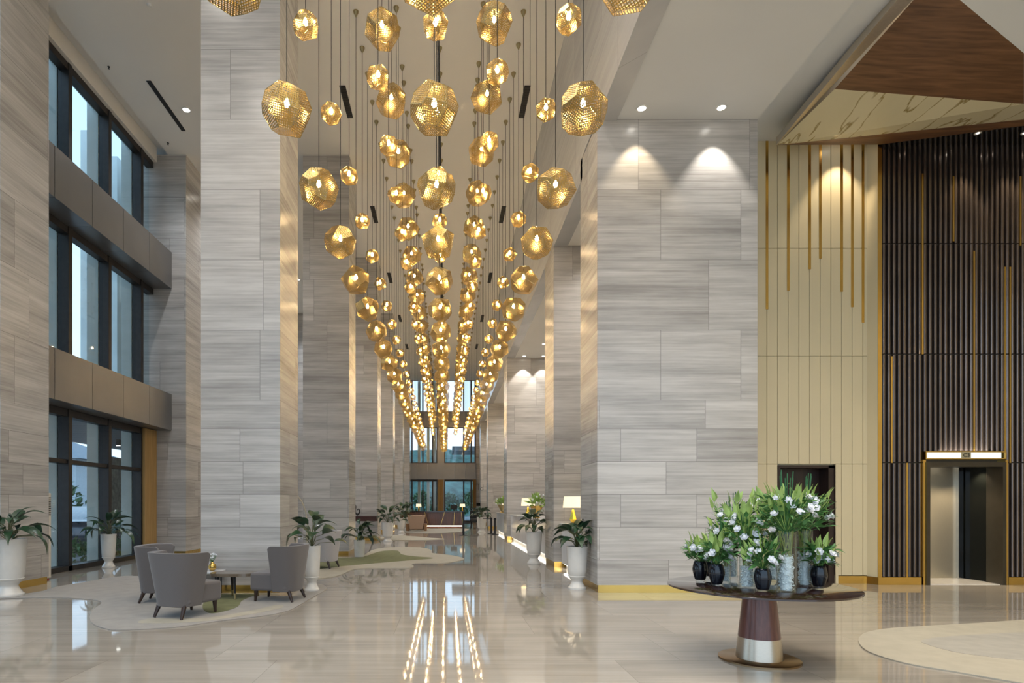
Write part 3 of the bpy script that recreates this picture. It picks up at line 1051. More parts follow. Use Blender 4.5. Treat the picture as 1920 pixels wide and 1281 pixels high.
rd = rug_mesh('rug', [(750, 991.5), (800, 991.5), (873, 991.5), (870, 996), (828, 999.5), (790, 1000), (752, 998)], 0.001, 0.014, M['rug_dark'])
tag(rd, 'grey rug under the tan chair in front of the reception desk', 'rug')
re_ = rug_mesh('rug', [(1990, 1158), (1920, 1162), (1850, 1167), (1783, 1171), (1712, 1175), (1655, 1179.5), (1619, 1188), (1610, 1203), (1630, 1222), (1698, 1243), (1800, 1260.5), (1920, 1281), (2080, 1302), (2250, 1300), (2300, 1240), (2150, 1165)], 0.001, 0.014, M['rug_cream'])
tag(re_, 'large cream oval rug in front of the lift', 'rug')
rug_mesh('inner_zone', [(1728, 1204), (1783, 1221), (1850, 1231), (1920, 1238), (2050, 1245), (2150, 1225), (2050, 1185), (1920, 1186), (1800, 1192), (1745, 1197)], 0.014, 0.0165, M['rug_dark'], re_)

# ---------------------------------------------------------------- armchairs
def armchair(loc, rz, label, name='armchair', fab='fabric', group='grey wing chairs', s=1.0):
    t = thing(name, label, 'armchair', loc, rz, group)
    MB().box(-0.285, 0.285, -0.22, 0.40, 0.17, 0.45).build('seat', M[fab], t, bevel=0.045, seg=4)
    b = MB()
    NS, NT = 48, 10
    grid = {}
    for side in (0, 1):
        for i in range(NS + 1):
            a = PI * (0.5 - 0.5 * math.cos(PI * i / NS))
            ca, sa = math.cos(a), math.sin(a)
            for j in range(NT + 1):
                q = j / NT
                fl_ = q ** 1.1
                wx = 0.285 + 0.135 * fl_
                dy = 0.32 + 0.10 * fl_
                th = 0.075 if side else 0.0
                ex = 0.55
                x = (wx - th) * math.copysign(abs(ca) ** ex, ca)
                y = 0.02 - (dy - th) * abs(sa) ** ex + 0.02 * fl_
                edge = max(0.0, 1 - dy * abs(sa) ** ex / 0.05)
                zt = 0.875 - 0.045 * edge ** 2.0
                z = 0.155 + (zt - 0.155) * q
                if j == NT and side == 1:
                    z -= 0.004
                grid[side, i, j] = len(b.v)
                b.v.append((x, y, z))
    for i in range(NS):
        for j in range(NT):
            b.f.append((grid[0, i, j], grid[0, i + 1, j], grid[0, i + 1, j + 1], grid[0, i, j + 1]))
            b.f.append((grid[1, i, j], grid[1, i, j + 1], grid[1, i + 1, j + 1], grid[1, i + 1, j]))
        b.f.append((grid[0, i, NT], grid[0, i + 1, NT], grid[1, i + 1, NT], grid[1, i, NT]))
        b.f.append((grid[0, i, 0], grid[1, i, 0], grid[1, i + 1, 0], grid[0, i + 1, 0]))
    for i in (0, NS):
        for j in range(NT):
            q = (grid[0, i, j], grid[0, i, j + 1], grid[1, i, j + 1], grid[1, i, j])
            b.f.append(q if i == 0 else tuple(reversed(q)))
    b.build('wing_back', M[fab], t, bevel=0.02, seg=3)
    for sx in (-1, 1):
        for (ly, sp_) in ((-0.22, -0.07), (0.32, 0.015)):
            MB().tube([(sx * 0.22, ly, 0.175), (sx * (0.22 + (0.02 if ly < 0 else 0)), ly + sp_, 0.002)], [0.034, 0.018], 10).build('leg', M['leg'], t)
    t.scale = (s, s, s)
    return t


armchair((-3.72, 8.36, 0.0168), R(-22), 'grey wing chair turned with its back to the entrance', s=1.04)
armchair((-4.62, 9.62, 0.0168), R(-82), 'grey wing chair with its back to the windows, behind the one that shows its back', s=1.04)
armchair((-2.72, 9.72, 0.0168), R(80), 'grey wing chair seen from the side next to the tall white urn', s=1.04)
armchair((-3.05, 14.6, 0.0168), R(75), 'grey wing chair half hidden behind the leaves past the first pillar', fab='fabric_pale', s=1.05)

# pale sofa in the window aisle
t = thing('sofa', 'pale grey sofa in the window aisle seen past the first pillar', 'sofa', (-5.6, 20.4, 0))
MB().box(-0.95, 0.95, -0.4, 0.4, 0.12, 0.42).build('seat', M['fabric_pale'], t, bevel=0.05, seg=3)
MB().box(-0.95, 0.95, 0.25, 0.45, 0.3, 0.95).build('backrest', M['fabric_pale'], t, bevel=0.06, seg=3)
for s_ in (-1, 1):
    MB().box(s_ * 0.9 - 0.09, s_ * 0.9 + 0.09, -0.42, 0.44, 0.12, 0.64).build('armrest', M['fabric_pale'], t, bevel=0.05, seg=3)
for sx in (-0.8, 0.8):
    for sy in (-0.3, 0.3):
        MB().tube([(sx, sy, 0.13), (sx, sy, 0)], [0.03, 0.02], 8).build('leg', M['leg'], t)

# arc floor lamp
t = thing('arc_floor_lamp', 'slender arched metal floor lamp past the first pillar', 'floor lamp', (-3.58, 15.1, 0))
pts = [(0, 0, 0.03)] + [(0, 0, 0.3 * i) for i in range(1, 5)] + [(-0.02 - 0.9 * (1 - math.cos(a)), 0, 1.25 + 0.85 * math.sin(a)) for a in [R(10 * i) for i in range(1, 13)]]
MB().tube(pts, 0.014, 8).build('arm', M['steel'], t, smooth=True)
MB().lathe([(0.16, 0.0), (0.16, 0.03), (0.02, 0.04)], 24).build('base', M['steel'], t)
e_ = pts[-1]
MB().lathe([(0.16, -0.13), (0.12, -0.03), (0.03, 0.02)], 20, e_).build('lamp_shade', M['steel'], t)

# coffee tables
t = thing('coffee_table', 'dark oval coffee table with splayed legs between the wing chairs', 'coffee table', (-3.58, 9.93, 0.0168))
pts = [(0.39 * math.copysign(abs(math.cos(a)) ** 0.8, math.cos(a)), 0.24 * math.copysign(abs(math.sin(a)) ** 0.8, math.sin(a))) for a in [2 * PI * k / 40 for k in range(40)]]
MB().prism(pts, 0.375, 0.425).build('tabletop', mat('grey brown table top', (0.16, 0.125, 0.09), 0.22, coat=0.4), t)
for i, (x, y) in enumerate(((-0.22, -0.13), (0.06, -0.17), (0.27, 0.12), (-0.1, 0.15))):
    q = MB().tube([(x, y, 0.38), (x * 1.25 + 0.02, y * 1.35, 0.0)], [0.024, 0.013], 10).build('leg', M['black'], t)
    MB().tube([(x * 1.19 + 0.015, y * 1.26, 0.10), (x * 1.25 + 0.02, y * 1.35, 0.0)], [0.0185, 0.0145], 10).build('leg_tip', M['rosebrass'], q)
t = thing('side_table', 'low white table between the chairs carrying a gold vase', 'table', (-4.14, 10.34, 0.0168))
MB().box(-0.28, 0.20, -0.2, 0.16, 0.37, 0.41).build('tabletop', M['marble_counter'], t, bevel=0.008)
for sx in (-0.22, 0.14):
    for sy in (-0.15, 0.1):
        MB().tube([(sx, sy, 0.37), (sx, sy, 0.0)], 0.014, 8).build('leg', M['black'], t)


def bloom_mesh(r, rs):
    b = MB()
    for ring, (n, tilt, sz) in enumerate(((6, 0.35, 1.0), (5, 0.75, 0.85), (4, 1.2, 0.6))):
        for k in range(n):
            a = 2 * PI * (k + 0.3 * ring) / n + rs.uniform(-0.15, 0.15)
            M4 = Matrix.Rotation(a, 4, 'Z') @ Matrix.Rotation(-tilt, 4, 'Y')
            w_ = r * 0.55 * sz
            l_ = r * sz
            vs_ = [(0, 0, 0), (l_ * 0.5, -w_ * 0.8, 0.02 * r), (l_ * 0.5, w_ * 0.8, 0.02 * r), (l_ * 0.95, -w_ * 0.5, 0.16 * r), (l_ * 0.95, w_ * 0.5, 0.16 * r), (l_ * 0.55, 0, -0.13 * r), (l_ * 1.08, 0, 0.1 * r)]
            b.add([M4 @ Vector(v) for v in vs_], [(0, 1, 5), (0, 5, 2), (1, 3, 6, 5), (5, 6, 4, 2)])
    b.ball((0, 0, 0.2 * r), 0.55 * r, 8, 6)
    return b


t = thing('gold_vase', 'small gold vase with tiny white flowers on the low white table', 'vase', (-4.10, 10.30, 0.4269))
MB().lathe([(0.03, 0), (0.06, 0.03), (0.07, 0.07), (0.055, 0.11), (0.03, 0.13), (0.035, 0.15)], 20).build('vase_body', M['brass'], t, smooth='all')
rs = random.Random(3)
bf, bl = MB(), MB()
for i in range(26):
    a, h_, rr = rs.uniform(0, 6.28), rs.uniform(0.18, 0.30), rs.uniform(0.0, 0.10)
    p = Vector((rr * math.cos(a), rr * math.sin(a), h_))
    bl.tube([(0, 0, 0.14), p], 0.0025, 4)
    bf.ball(p, 0.014, 6, 4)
bl.build('flower_stem', M['leaf_mid'], t)
bf.build('blossom_spray', M['bloom'], t)

# ---------------------------------------------------------------- potted plants
def leaf_to(b, base, tip, width, droop, roll=0.0, fold=0.25, n=7):
    base, tip = Vector(base), Vector(tip)
    d = tip - base
    L_ = d.length
    side = d.cross(Vector((0, 0, 1)))
    if side.length < 1e-4:
        side = Vector((1, 0, 0))
    side.normalize()
    side = Matrix.Rotation(roll, 3, d.normalized()) @ side
    up = side.cross(d).normalized()
    cs, ls, rs2 = [], [], []
    for i in range(n + 1):
        q = i / n
        wd = width * (math.sin(PI * min(1.0, q * 1.0) ** 0.62)) * (1 - 0.15 * q) if 0 < i < n else 0.002
        c = base + d * q + up * (droop * L_ * 4 * q * (1 - q) * 0.35)
        cs.append(c)
        ls.append(c - side * wd + up * wd * fold)
        rs2.append(c + side * wd + up * wd * fold)
    k = n + 1
    vs_ = cs + ls + rs2
    fs = []
    for i in range(n):
        fs.append((i, i + 1, k + i + 1, k + i))
        fs.append((i, 2 * k + i, 2 * k + i + 1, i + 1))
    b.add(vs_, fs)


def potted(name, loc, label, pot='urn', ph=0.80, pr=0.185, seed=1, leaves=None, spread=0.42, top=0.45, n=16, group='white urns with dark leaved plants', lw=0.075, lim=(-9, 9, -9, 9)):
    t = thing(name, label, 'potted plant', loc, 0, group)
    rs = random.Random(seed)
    if pot == 'urn':
        f = ph * 0.30
        MB().lathe([(pr * 0.80, f), (pr * 0.86, f + 0.01), (pr * 0.93, f + 0.12), (pr, ph * 0.75), (pr * 1.04, ph - 0.03), (pr * 1.08, ph), (pr * 0.95, ph), (pr * 0.92, ph - 0.05)], 32).build('pot', M['pot'], t, smooth=True)
        MB().lathe([(pr * 0.9, 0), (pr * 0.9, 0.03)] + curve_prof([(pr * 0.84, 0.035), (pr * 0.62, f * 0.42), (pr * 0.56, f * 0.62), (pr * 0.80, f * 0.92), (pr * 0.8, f)]), 32).build('pot_foot', M['pot'], t, smooth=True)
        MB().lathe([(pr * 0.85, f - 0.012), (pr * 0.89, f - 0.006), (pr * 0.89, f + 0.006), (pr * 0.85, f + 0.012)], 32).build('pot_ring', M['pot'], t, smooth=True)
    else:
        MB().lathe([(pr * 0.85, 0), (pr * 0.88, 0.02), (pr, ph - 0.02), (pr * 1.03, ph), (pr * 0.93, ph), (pr * 0.9, ph - 0.05)], 32).build('pot', M['pot'], t, smooth=True)
    MB().lathe([(pr * 0.93, ph - 0.045), (0.001, ph - 0.03)], 24).build('soil', M['soil'], t)
    lf_, st = MB(), MB()
    for i in range(n):
        a = 2 * PI * i / n * 2.4 + rs.uniform(-0.3, 0.3)
        q = i / max(1, n - 1)
        hh = ph + top * (0.15 + 0.85 * q) * rs.uniform(0.7, 1.0)
        rr = spread * (0.80 - 0.62 * q) * rs.uniform(0.7, 1.1)
        st.tube([(0, 0, ph - 0.04), (rr * 0.35 * math.cos(a), rr * 0.35 * math.sin(a), ph + (hh - ph) * 0.75), (rr * math.cos(a), rr * math.sin(a), hh)], 0.006, 5)
        base = Vector((rr * math.cos(a), rr * math.sin(a), hh))
        ll = rs.uniform(0.22, 0.33) * (spread / 0.42)
        dn = rs.uniform(-1.15, -0.35) + 1.2 * q
        da = Vector((math.cos(a + rs.uniform(-0.4, 0.4)), math.sin(a), dn)).normalized()
        leaf_to(lf_, base - da * 0.03, base + da * ll, lw * rs.uniform(0.8, 1.15), 0.5, rs.uniform(-0.5, 0.5))
    def soft(v, lo, hi):
        if v > hi * 0.6:
            v = hi * 0.6 + hi * 0.4 * math.tanh((v - hi * 0.6) / (hi * 0.4))
        if v < lo * 0.6:
            v = lo * 0.6 + lo * 0.4 * math.tanh((v - lo * 0.6) / (lo * 0.4))
        return v
    for q in (lf_, st):
        q.v = [(soft(v[0], lim[0], lim[1]), soft(v[1], lim[2], lim[3]), v[2]) for v in q.v]
    st.build('stem', M['stem'], t)
    lf_.build('foliage', M['leaf'], t, smooth='all')
    return t


potted('potted_plant', F(1082, 1104), 'tall white urn with big dark drooping leaves against the big marble pillar', seed=11, n=34, spread=0.44, top=0.46, ph=0.80, pr=0.19, lw=0.085, lim=(-0.6, 0.24, -0.6, 0.8))
potted('potted_plant', F(1001, 1057), 'white urn with dark leaves standing before the middle reception counter', seed=12, n=28, spread=0.46, top=0.55, ph=0.85, pr=0.205, lw=0.08, lim=(-0.8, 0.32, -0.7, 0.7))
potted('potted_plant', F(16, 1117, 0.0168), 'white urn with long arching leaves at the corner of the window wall pillar', seed=13, n=30, spread=0.60, top=0.40, ph=0.98, pr=0.26, lw=0.085, lim=(-0.9, 0.9, -0.8, 0.34))
potted('potted_plant', F(203.5, 1064), 'cream urn with a dark plant in front of the window mullion', seed=14, n=26, spread=0.62, top=0.42, ph=0.84, pr=0.17, lim=(-0.42, 0.9, -0.8, 0.8))
potted('potted_plant', F(585, 1107, 0.0168), 'slim white urn with big leaves behind the wing chair beside the first pillar', seed=15, n=18, spread=0.52, top=0.55, ph=0.82, pr=0.15, lw=0.10, lim=(-0.42, 0.9, -0.8, 0.8))
potted('potted_plant', F(674, 1044, 0.0168), 'round white tub with a spreading dark plant at the second pillar', pot='tub', seed=16, n=26, spread=0.56, top=0.50, ph=0.50, pr=0.17, lim=(-0.9, 0.9, -0.7, 0.25))
potted('potted_plant', F(727, 1016), 'white urn with a wide dark plant by the third pillar', seed=17, n=24, spread=0.80, top=0.62, ph=0.82, pr=0.24, lw=0.10, lim=(-0.45, 0.9, -0.8, 0.5))
potted('potted_plant', F(752, 999, 0.0168), 'small white urn with a leafy plant beside the fourth pillar', seed=18, n=20, spread=0.75, top=0.8, ph=0.80, pr=0.22, lw=0.10, lim=(-0.6, 0.6, -0.6, 0.6))
potted('potted_plant', F(762.5, 993, 0.0168), 'small white urn with a leafy plant next to the tan chair', seed=19, n=20, spread=0.75, top=0.8, ph=0.75, pr=0.22, lw=0.10, lim=(-0.6, 0.6, -0.6, 0.6))
potted('potted_plant', F(903, 998), 'white urn with a low dark plant behind the barrier posts', seed=20, n=24, spread=0.75, top=0.45, ph=0.85, pr=0.26, lw=0.10, lim=(-0.8, 0.6, -0.8, 0.8))

# ---------------------------------------------------------------- reception counters
def counter(y0, y1, label, x0=2.86, x1=3.7, h_=1.13):
    t = thing('reception_counter', label, 'counter', (x0, y0, 0), 0, 'white reception counters')
    d = y1 - y0
    MB().box(0.0, x1 - x0, 0, d, 0.14, h_ - 0.05).build('body', M['marble_counter'], t, bevel=0.006)
    MB().box(-0.03, x1 - x0 + 0.03, -0.02, d, h_ - 0.05, h_).build('worktop', M['marble_counter'], t, bevel=0.006)
    MB().box(0.12, x1 - x0 - 0.05, 0.05, d, 0.0, 0.14).build('plinth', M['acwhite'], t)
    MB().box(0.05, 0.11, 0.05, d - 0.02, 0.115, 0.14).build('light_strip', M['led'], t)
    return t


counter(12.1, 14.5, 'white marble reception counter nearest the big pillar with lit plinth')
counter(16.5, 25.9, 'long white marble reception counter between the second and third pillars')
counter(27.8, 33.0, 'white marble reception counter farthest from the entrance')


def table_lamp(loc, label, s=1.0, base='goldfoil', shade='lampshade', power=14):
    t = thing('table_lamp', label, 'table lamp', loc, rnd.uniform(0, 1), 'lit table lamps')
    MB().lathe([(0.05, 0.0), (0.05, 0.012)], 20).build('foot', M['brass'], t)
    MB().lathe([(0.035, 0.012), (0.088, 0.09), (0.03, 0.30), (0.012, 0.33)], 6).build('base', M[base], t)
    MB().tube([(0, 0, 0.33), (0, 0, 0.46)], 0.007, 8).build('stem', M['brass'], t)
    MB().lathe([(0.235, 0.36), (0.205, 0.62), (0.200, 0.62), (0.230, 0.36)], 36).build('lamp_shade', M[shade], t, smooth=True)
    MB().ball((0, 0, 0.48), 0.03, 10, 6).build('bulb', M['lens'], t)
    t.scale = (s, s, s)
    return t


table_lamp((3.08, 14.2, 1.13), 'gold table lamp with lit cream shade at the end of the nearest counter', s=1.05)
table_lamp((3.44, 13.75, 1.13), 'second gold lamp on the nearest counter, partly behind the big pillar')
table_lamp((3.08, 22.0, 1.13), 'gold lamp behind the flower bowl on the long counter', s=1.1)
table_lamp((3.56, 18.0, 1.13), 'lit lamp on the long counter close to the second pillar', s=1.05)
table_lamp((3.35, 32.3, 1.13), 'lit lamp beside the flower vase on the farthest counter', s=1.1)


def bouquet(loc, label, vm, seed, s=1.0, r=0.2):
    t = thing('flower_bowl', label, 'flower arrangement', loc)
    rs = random.Random(seed)
    MB().lathe([(0.09, 0), (0.085, 0.02), (0.04, 0.05), (0.05, 0.08), (0.15, 0.26), (0.16, 0.3), (0.145, 0.3), (0.1, 0.2)], 20).build('bowl', vm, t, smooth=True)
    b, fl_ = MB(), MB()
    for i in range(90):
        a, el = rs.uniform(0, 6.28), rs.uniform(-0.1, 1.4)
        d = Vector((math.cos(a) * math.cos(el), math.sin(a) * math.cos(el), math.sin(el)))
        p = Vector((0, 0, 0.3)) + d * rs.uniform(0.12, 0.28)
        leaf_to(b, p - d * 0.05, p + d * rs.uniform(0.06, 0.14), 0.03, 0.3, rs.uniform(-1, 1), n=4)
    for i in range(14):
        a, el = rs.uniform(0, 6.28), rs.uniform(0.1, 1.4)
        d = Vector((math.cos(a) * math.cos(el), math.sin(a) * math.cos(el), math.sin(el)))
        fl_.ball(Vector((0, 0, 0.3)) + d * rs.uniform(0.24, 0.34), 0.028, 6, 4)
    b.build('foliage', M['leaf_lime'], t)
    fl_.build('blossom_spray', M['bloom'], t)
    t.scale = (s, s, s)
    return t


bouquet((3.03, 19.6, 1.13), 'gold lattice bowl of green and white flowers on the long counter', M['brass'], 5, 1.35)
bouquet((2.98, 31.2, 1.13), 'dark footed vase of pale flowers on the farthest counter', M['rosebrass'], 6, 1.4)

# wall tablet and the bar and ring sign on the fourth right pillar
t = thing('wall_tablet', 'small black wall tablet on the far marble pillar', 'screen', P(897, 946, 45.9))
MB().box(-0.16, 0.16, 0.0, 0.06, -0.13, 0.13).build('case', M['black'], t, bevel=0.01)
MB().box(-0.14, 0.14, -0.006, 0.0, -0.11, 0.11).build('screen', M['darkglass'], t)
t = thing('wall_sign', 'dark bar and ring sign mounted on the far marble pillar', 'sign', P(901.5, 914, 37.95))
MB().box(-0.15, -0.125, -0.02, 0.04, -0.2, 0.2).build('upright_bar', M['letter'], t)
b = MB()
b.tube([(0.05 + 0.09 * math.cos(2 * PI * k / 24), 0.0, -0.11 + 0.09 * math.sin(2 * PI * k / 24)) for k in range(25)], 0.014, 6)
b.build('ring', M['letter'], t)
MB().box(0.135, 0.16, -0.02, 0.04, -0.2, 0.17).build('slim_bar', M['letter'], t)

# reception desk far away
D0, D1 = F(790, 991), F(869.5, 991)
yd = D0.y
t = thing('reception_desk', 'long walnut reception desk with glowing base before the end window', 'desk', (0, yd, 0))
xa, xb = -2.9, D1.x
MB().box(xa, xb, 0, 0.8, 0.18, 1.06).build('front_panel', M['deskwood'], t)
MB().box(xa - 0.03, xb + 0.03, -0.03, 0.83, 1.06, 1.12).build('worktop', M['tablewood'], t)
MB().box(xa + 0.1, xb - 0.1, 0.12, 0.7, 0, 0.18).build('plinth', M['shelfwood'], t)
MB().box(xa + 0.1, xb - 0.1, 0.04, 0.11, 0.12, 0.18).build('light_strip', M['led_warm'], t)
b = MB()
for (x0_, x1_) in ((-1.4, -1.15), (-0.1, -0.35), (0.55, 0.5), (1.0, 1.1)):
    b.add([(x0_, -0.004, 1.06), (x0_ + 0.02, -0.004, 1.06), (x1_ + 0.02, -0.004, 0.18), (x1_, -0.004, 0.18)], [(0, 1, 2, 3)])
b.build('brass_inlay', M['brass'], t)
table_lamp((P(785, 950, yd + 0.4).x, yd + 0.4, 1.12), 'white lamp on the reception desk near the tan chair', s=0.78, shade='lampshade', power=6)
table_lamp((P(867, 950, yd + 0.4).x, yd + 0.4, 1.12), 'white lamp at the counter end of the reception desk', s=0.78, shade='lampshade', power=6)
t = thing('monitor', 'black monitor on the reception desk', 'monitor', (P(851, 950, yd + 0.4).x, yd + 0.4, 1.12))
MB().box(-0.22, 0.22, -0.02, 0.02, 0.1, 0.4).build('screen', M['black'], t)
MB().box(-0.1, 0.1, -0.08, 0.08, 0, 0.015).box(-0.02, 0.02, -0.015, 0.015, 0.015, 0.12).build('stand', M['black'], t)
# tan tub chair
p = F(781, 996)
t = thing('tub_chair', 'tan tub chair with its back to the entrance on the grey rug', 'chair', (p.x, p.y, 0.014))
MB().add([(-0.38, -0.3, 0.1), (0.38, -0.3, 0.1), (0.38, -0.1, 0.1), (-0.38, -0.1, 0.1), (-0.52, -0.42, 0.92), (0.52, -0.42, 0.92), (0.52, -0.2, 0.92), (-0.52, -0.2, 0.92)], [(3, 2, 1, 0), (4, 5, 6, 7), (0, 1, 5, 4), (1, 2, 6, 5), (2, 3, 7, 6), (3, 0, 4, 7)]).build('backrest', M['fabric_tan'], t, bevel=0.03, seg=3)
for s_ in (-1, 1):
    MB().box(s_ * 0.52 - 0.09, s_ * 0.52 + 0.09, -0.2, 0.45, 0.0, 0.42).build('armrest', M['tanwood'], t, bevel=0.02)
MB().box(-0.43, 0.43, -0.1, 0.45, 0.06, 0.42).build('seat', M['fabric_tan'], t, bevel=0.04, seg=3)
# dark chair by the right end
p = F(893, 991)
t = thing('wire_leg_chair', 'dark lounge chair on thin wire legs behind the low plant', 'chair', (p.x, p.y + 0.3, 0))
MB().box(-0.4, 0.4, -0.35, 0.35, 0.40, 0.62).build('seat', M['black'], t, bevel=0.05, seg=3)
MB().box(-0.4, 0.4, 0.2, 0.36, 0.5, 1.15).build('backrest', M['black'], t, bevel=0.05, seg=3)
for sx in (-1, 1):
    for sy in (-1, 1):
        MB().tube([(sx * 0.3, sy * 0.25, 0.42), (sx * 0.34, sy * 0.3, 0.0)], 0.015, 6).build('leg', M['black'], t)
# posts
for i, (px, py, hz) in enumerate(((869, 1004, 960), (921, 1001, 971), (928, 1003, 972))):
    p = F(px, py)
    hh = EYE + (VY - hz) * p.y / FPX
    t = thing('barrier_post', 'black barrier post %s' % ('on a square foot standing alone before the reception desk', 'with belt, the one nearer the low plant', 'with belt, the one nearer the far counter')[i], 'barrier post', p, 0, 'black barrier posts')
    w2 = 0.05
    MB().box(-w2, w2, -w2 * 0.6, w2 * 0.6, 0.02, hh).build('post', M['black'], t)
    MB().box(-0.2, 0.2, -0.16, 0.16, 0, 0.025).build('foot', M['black'], t)
    MB().box(-w2 - 0.01, w2 + 0.01, -w2, w2, hh - 0.08, hh + 0.01).build('belt_head', M['black'], t)
    if i == 1:
        MB().box(-0.45, -w2, -0.004, 0.004, hh - 0.06, hh - 0.01).build('belt', M['black'], t)

# console shelf with sculpture at the third pillar
y = 25.2
x0, x1 = P(667, 970, y).x, P(707, 970, y).x
t = thing('console_table', 'dark red wooden console on crossed legs against the third pillar', 'console table', (0.5 * (x0 + x1), y, 0))
hw = (x1 - x0) / 2
MB().box(-hw, hw, -0.2, 0.2, 0.86, 1.07).build('drawer_box', M['shelfwood'], t, bevel=0.006)
for sy in (-0.15, 0.15):
    MB().tube([(-0.02, sy, 0.87), (-0.33, sy, 0.0)], 0.025, 6).build('leg', M['black'], t)
    MB().tube([(-0.02, sy * 0.8, 0.87), (0.30, sy * 0.8, 0.0)], 0.025, 6).build('leg', M['black'], t)
t = thing('sculpture', 'black looped sculpture with a raised neck on the dark red console', 'sculpture', (P(670.5, 960, y).x, y, 1.07))
b = MB()
b.tube([(-0.09, 0, 0.5), (-0.07, 0, 0.40), (-0.10, 0, 0.28), (-0.10, 0, 0.16), (-0.05, 0, 0.09), (0.03, 0, 0.09), (0.09, 0, 0.16), (0.09, 0, 0.25), (0.03, 0, 0.31), (-0.02, 0, 0.28), (-0.01, 0, 0.24)], [0.012, 0.02, 0.028, 0.034, 0.036, 0.036, 0.034, 0.03, 0.028, 0.022, 0.01], 10)
b.build('figure', M['black'], t, smooth='all')
MB().box(-0.06, 0.06, -0.05, 0.05, 0, 0.02).tube([(0, 0, 0.02), (0, 0, 0.09)], 0.01, 8).build('plinth', M['black'], t)

# air conditioner tower and curtain at the windows
t = thing('air_conditioner', 'tall white floor standing air conditioner beside the window', 'air conditioner', (-8.62, 12.25, 0))
MB().box(-0.25, 0.25, -0.2, 0.2, 0.03, 1.83).build('body', M['acwhite'], t, bevel=0.02, seg=3)
MB().box(-0.22, 0.22, -0.17, 0.17, 0.0, 0.03).build('base', M['red'], t)
b = MB()
for j in range(9):
    b.box(0.245, 0.258, -0.17, 0.17, 1.36 + j * 0.045, 1.38 + j * 0.045)
b.build('grille', M['black'], t)
cu = MB()
pts = [(-8.9 + 0.03 * (i % 2), 17.35 + 0.68 * i / 18) for i in range(19)]
cu.prism(pts + [(-8.97, 18.03), (-8.97, 17.35)], 0.03, 3.84)
tag(cu.build('curtain', M['curtain']), 'tan curtain gathered beside the corner pillar of the window wall', 'curtain')

# ---------------------------------------------------------------- flower table
TX, TY, TZ = 3.22, 6.03, 0.76
t = thing('pedestal_table', 'large round dark wood table on a tapered pedestal and bronze disc', 'table', (TX, TY, 0))
MB().lathe([(0.80, TZ - 0.035), (0.885, TZ - 0.02), (0.885, TZ - 0.004), (0.88, TZ)], 96).build('tabletop', M['tablewood'], t, smooth=True)
MB().lathe([(0.198, 0.235), (0.147, TZ - 0.033)], 64).build('pedestal', M['redwood'], t, smooth=True)
MB().lathe([(0.219, 0.022), (0.1985, 0.235)], 64).build('pedestal_band', M['steelband'], t, smooth=True)
MB().lathe([(0.385, 0.0), (0.385, 0.016), (0.377, 0.022), (0.001, 0.022)], 96).build('base_disc', M['bronzebase'], t, smooth=True)

blooms = [bloom_mesh(0.042, random.Random(40 + i)).build('bloom', M['bloom'], smooth='all').data for i in range(3)]
for o in [o for o in bpy.data.objects if o.name.startswith('bloom') and o.data in blooms]:
    bpy.data.objects.remove(o)


def flowers(t, rs, z0, hgt, spr, nleaf, nlime, nbloom, nreed, reed_h=0.0, rim=0.05):
    fo, li = MB(), MB()
    for i in range(nleaf):
        a = rs.uniform(0, 6.28)
        q = rs.random()
        el = rs.uniform(-0.35, 1.35)
        rr = spr * (rs.uniform(0.3, 0.95))
        p = Vector((rr * math.cos(a) * math.cos(el * 0.9), rr * math.sin(a) * math.cos(el * 0.9), z0 + hgt * (0.08 + 0.62 * q)))
        d = Vector((math.cos(a) * 0.9, math.sin(a) * 0.9, rs.uniform(-0.5, 1.3))).normalized()
        leaf_to(fo, p, p + d * rs.uniform(0.06, 0.13), rs.uniform(0.010, 0.022), 0.3, rs.uniform(-0.9, 0.9), n=4)
        if i % 3 == 0:
            fo.tube([(0, 0, z0 - 0.02), p], 0.0025, 4, cap=False)
    for i in range(nlime):
        a = rs.uniform(0, 6.28)
        rr = spr * rs.uniform(0.15, 0.9)
        p = Vector((rr * math.cos(a), rr * math.sin(a), z0 + hgt * rs.uniform(0.22, 0.82)))
        d = Vector((math.cos(a) * rs.uniform(0.1, 0.5), math.sin(a) * rs.uniform(0.1, 0.5), 1.0)).normalized()
        leaf_to(li, p, p + d * rs.uniform(0.11, 0.175), rs.uniform(0.022, 0.034), 0.15, rs.uniform(-1.5, 1.5), fold=0.45, n=5)
        li.tube([(0, 0, z0 - 0.01), p], 0.003, 4, cap=False)
    fo.build('foliage', M['leaf_mid'], t, smooth='all')
    if nlime:
        li.build('lily_foliage', M['leaf_lime'], t, smooth='all')
    for i in range(nbloom):
        a = rs.uniform(PI, 2 * PI) if rs.random() < 0.75 else rs.uniform(0, PI)
        rr = spr * rs.uniform(0.55, 0.98)
        o = bpy.data.objects.new('bloom', blooms[i % 3])
        C.objects.link(o)
        o.parent = t
        o.location = (rr * math.cos(a), rr * math.sin(a), z0 + hgt * rs.uniform(0.15, 0.72))
        dv = Vector((math.cos(a), math.sin(a), rs.uniform(0.2, 1.0)))
        o.rotation_euler = dv.to_track_quat('Z', 'Y').to_euler()
        k_ = rs.uniform(0.8, 1.15)
        o.scale = (k_, k_, k_)
    for i in range(nreed):
        a = rs.uniform(0, 6.28)
        x_, y_ = 0.03 * math.cos(a), 0.03 * math.sin(a)
        MB().tube([(x_ * 0.5, y_ * 0.5, z0 - 0.02), (x_ * 2.0, y_ * 2.0, z0 + reed_h * rs.uniform(0.8, 1.0))], [0.006, 0.005], 6).build('reed', M['reed'], t)


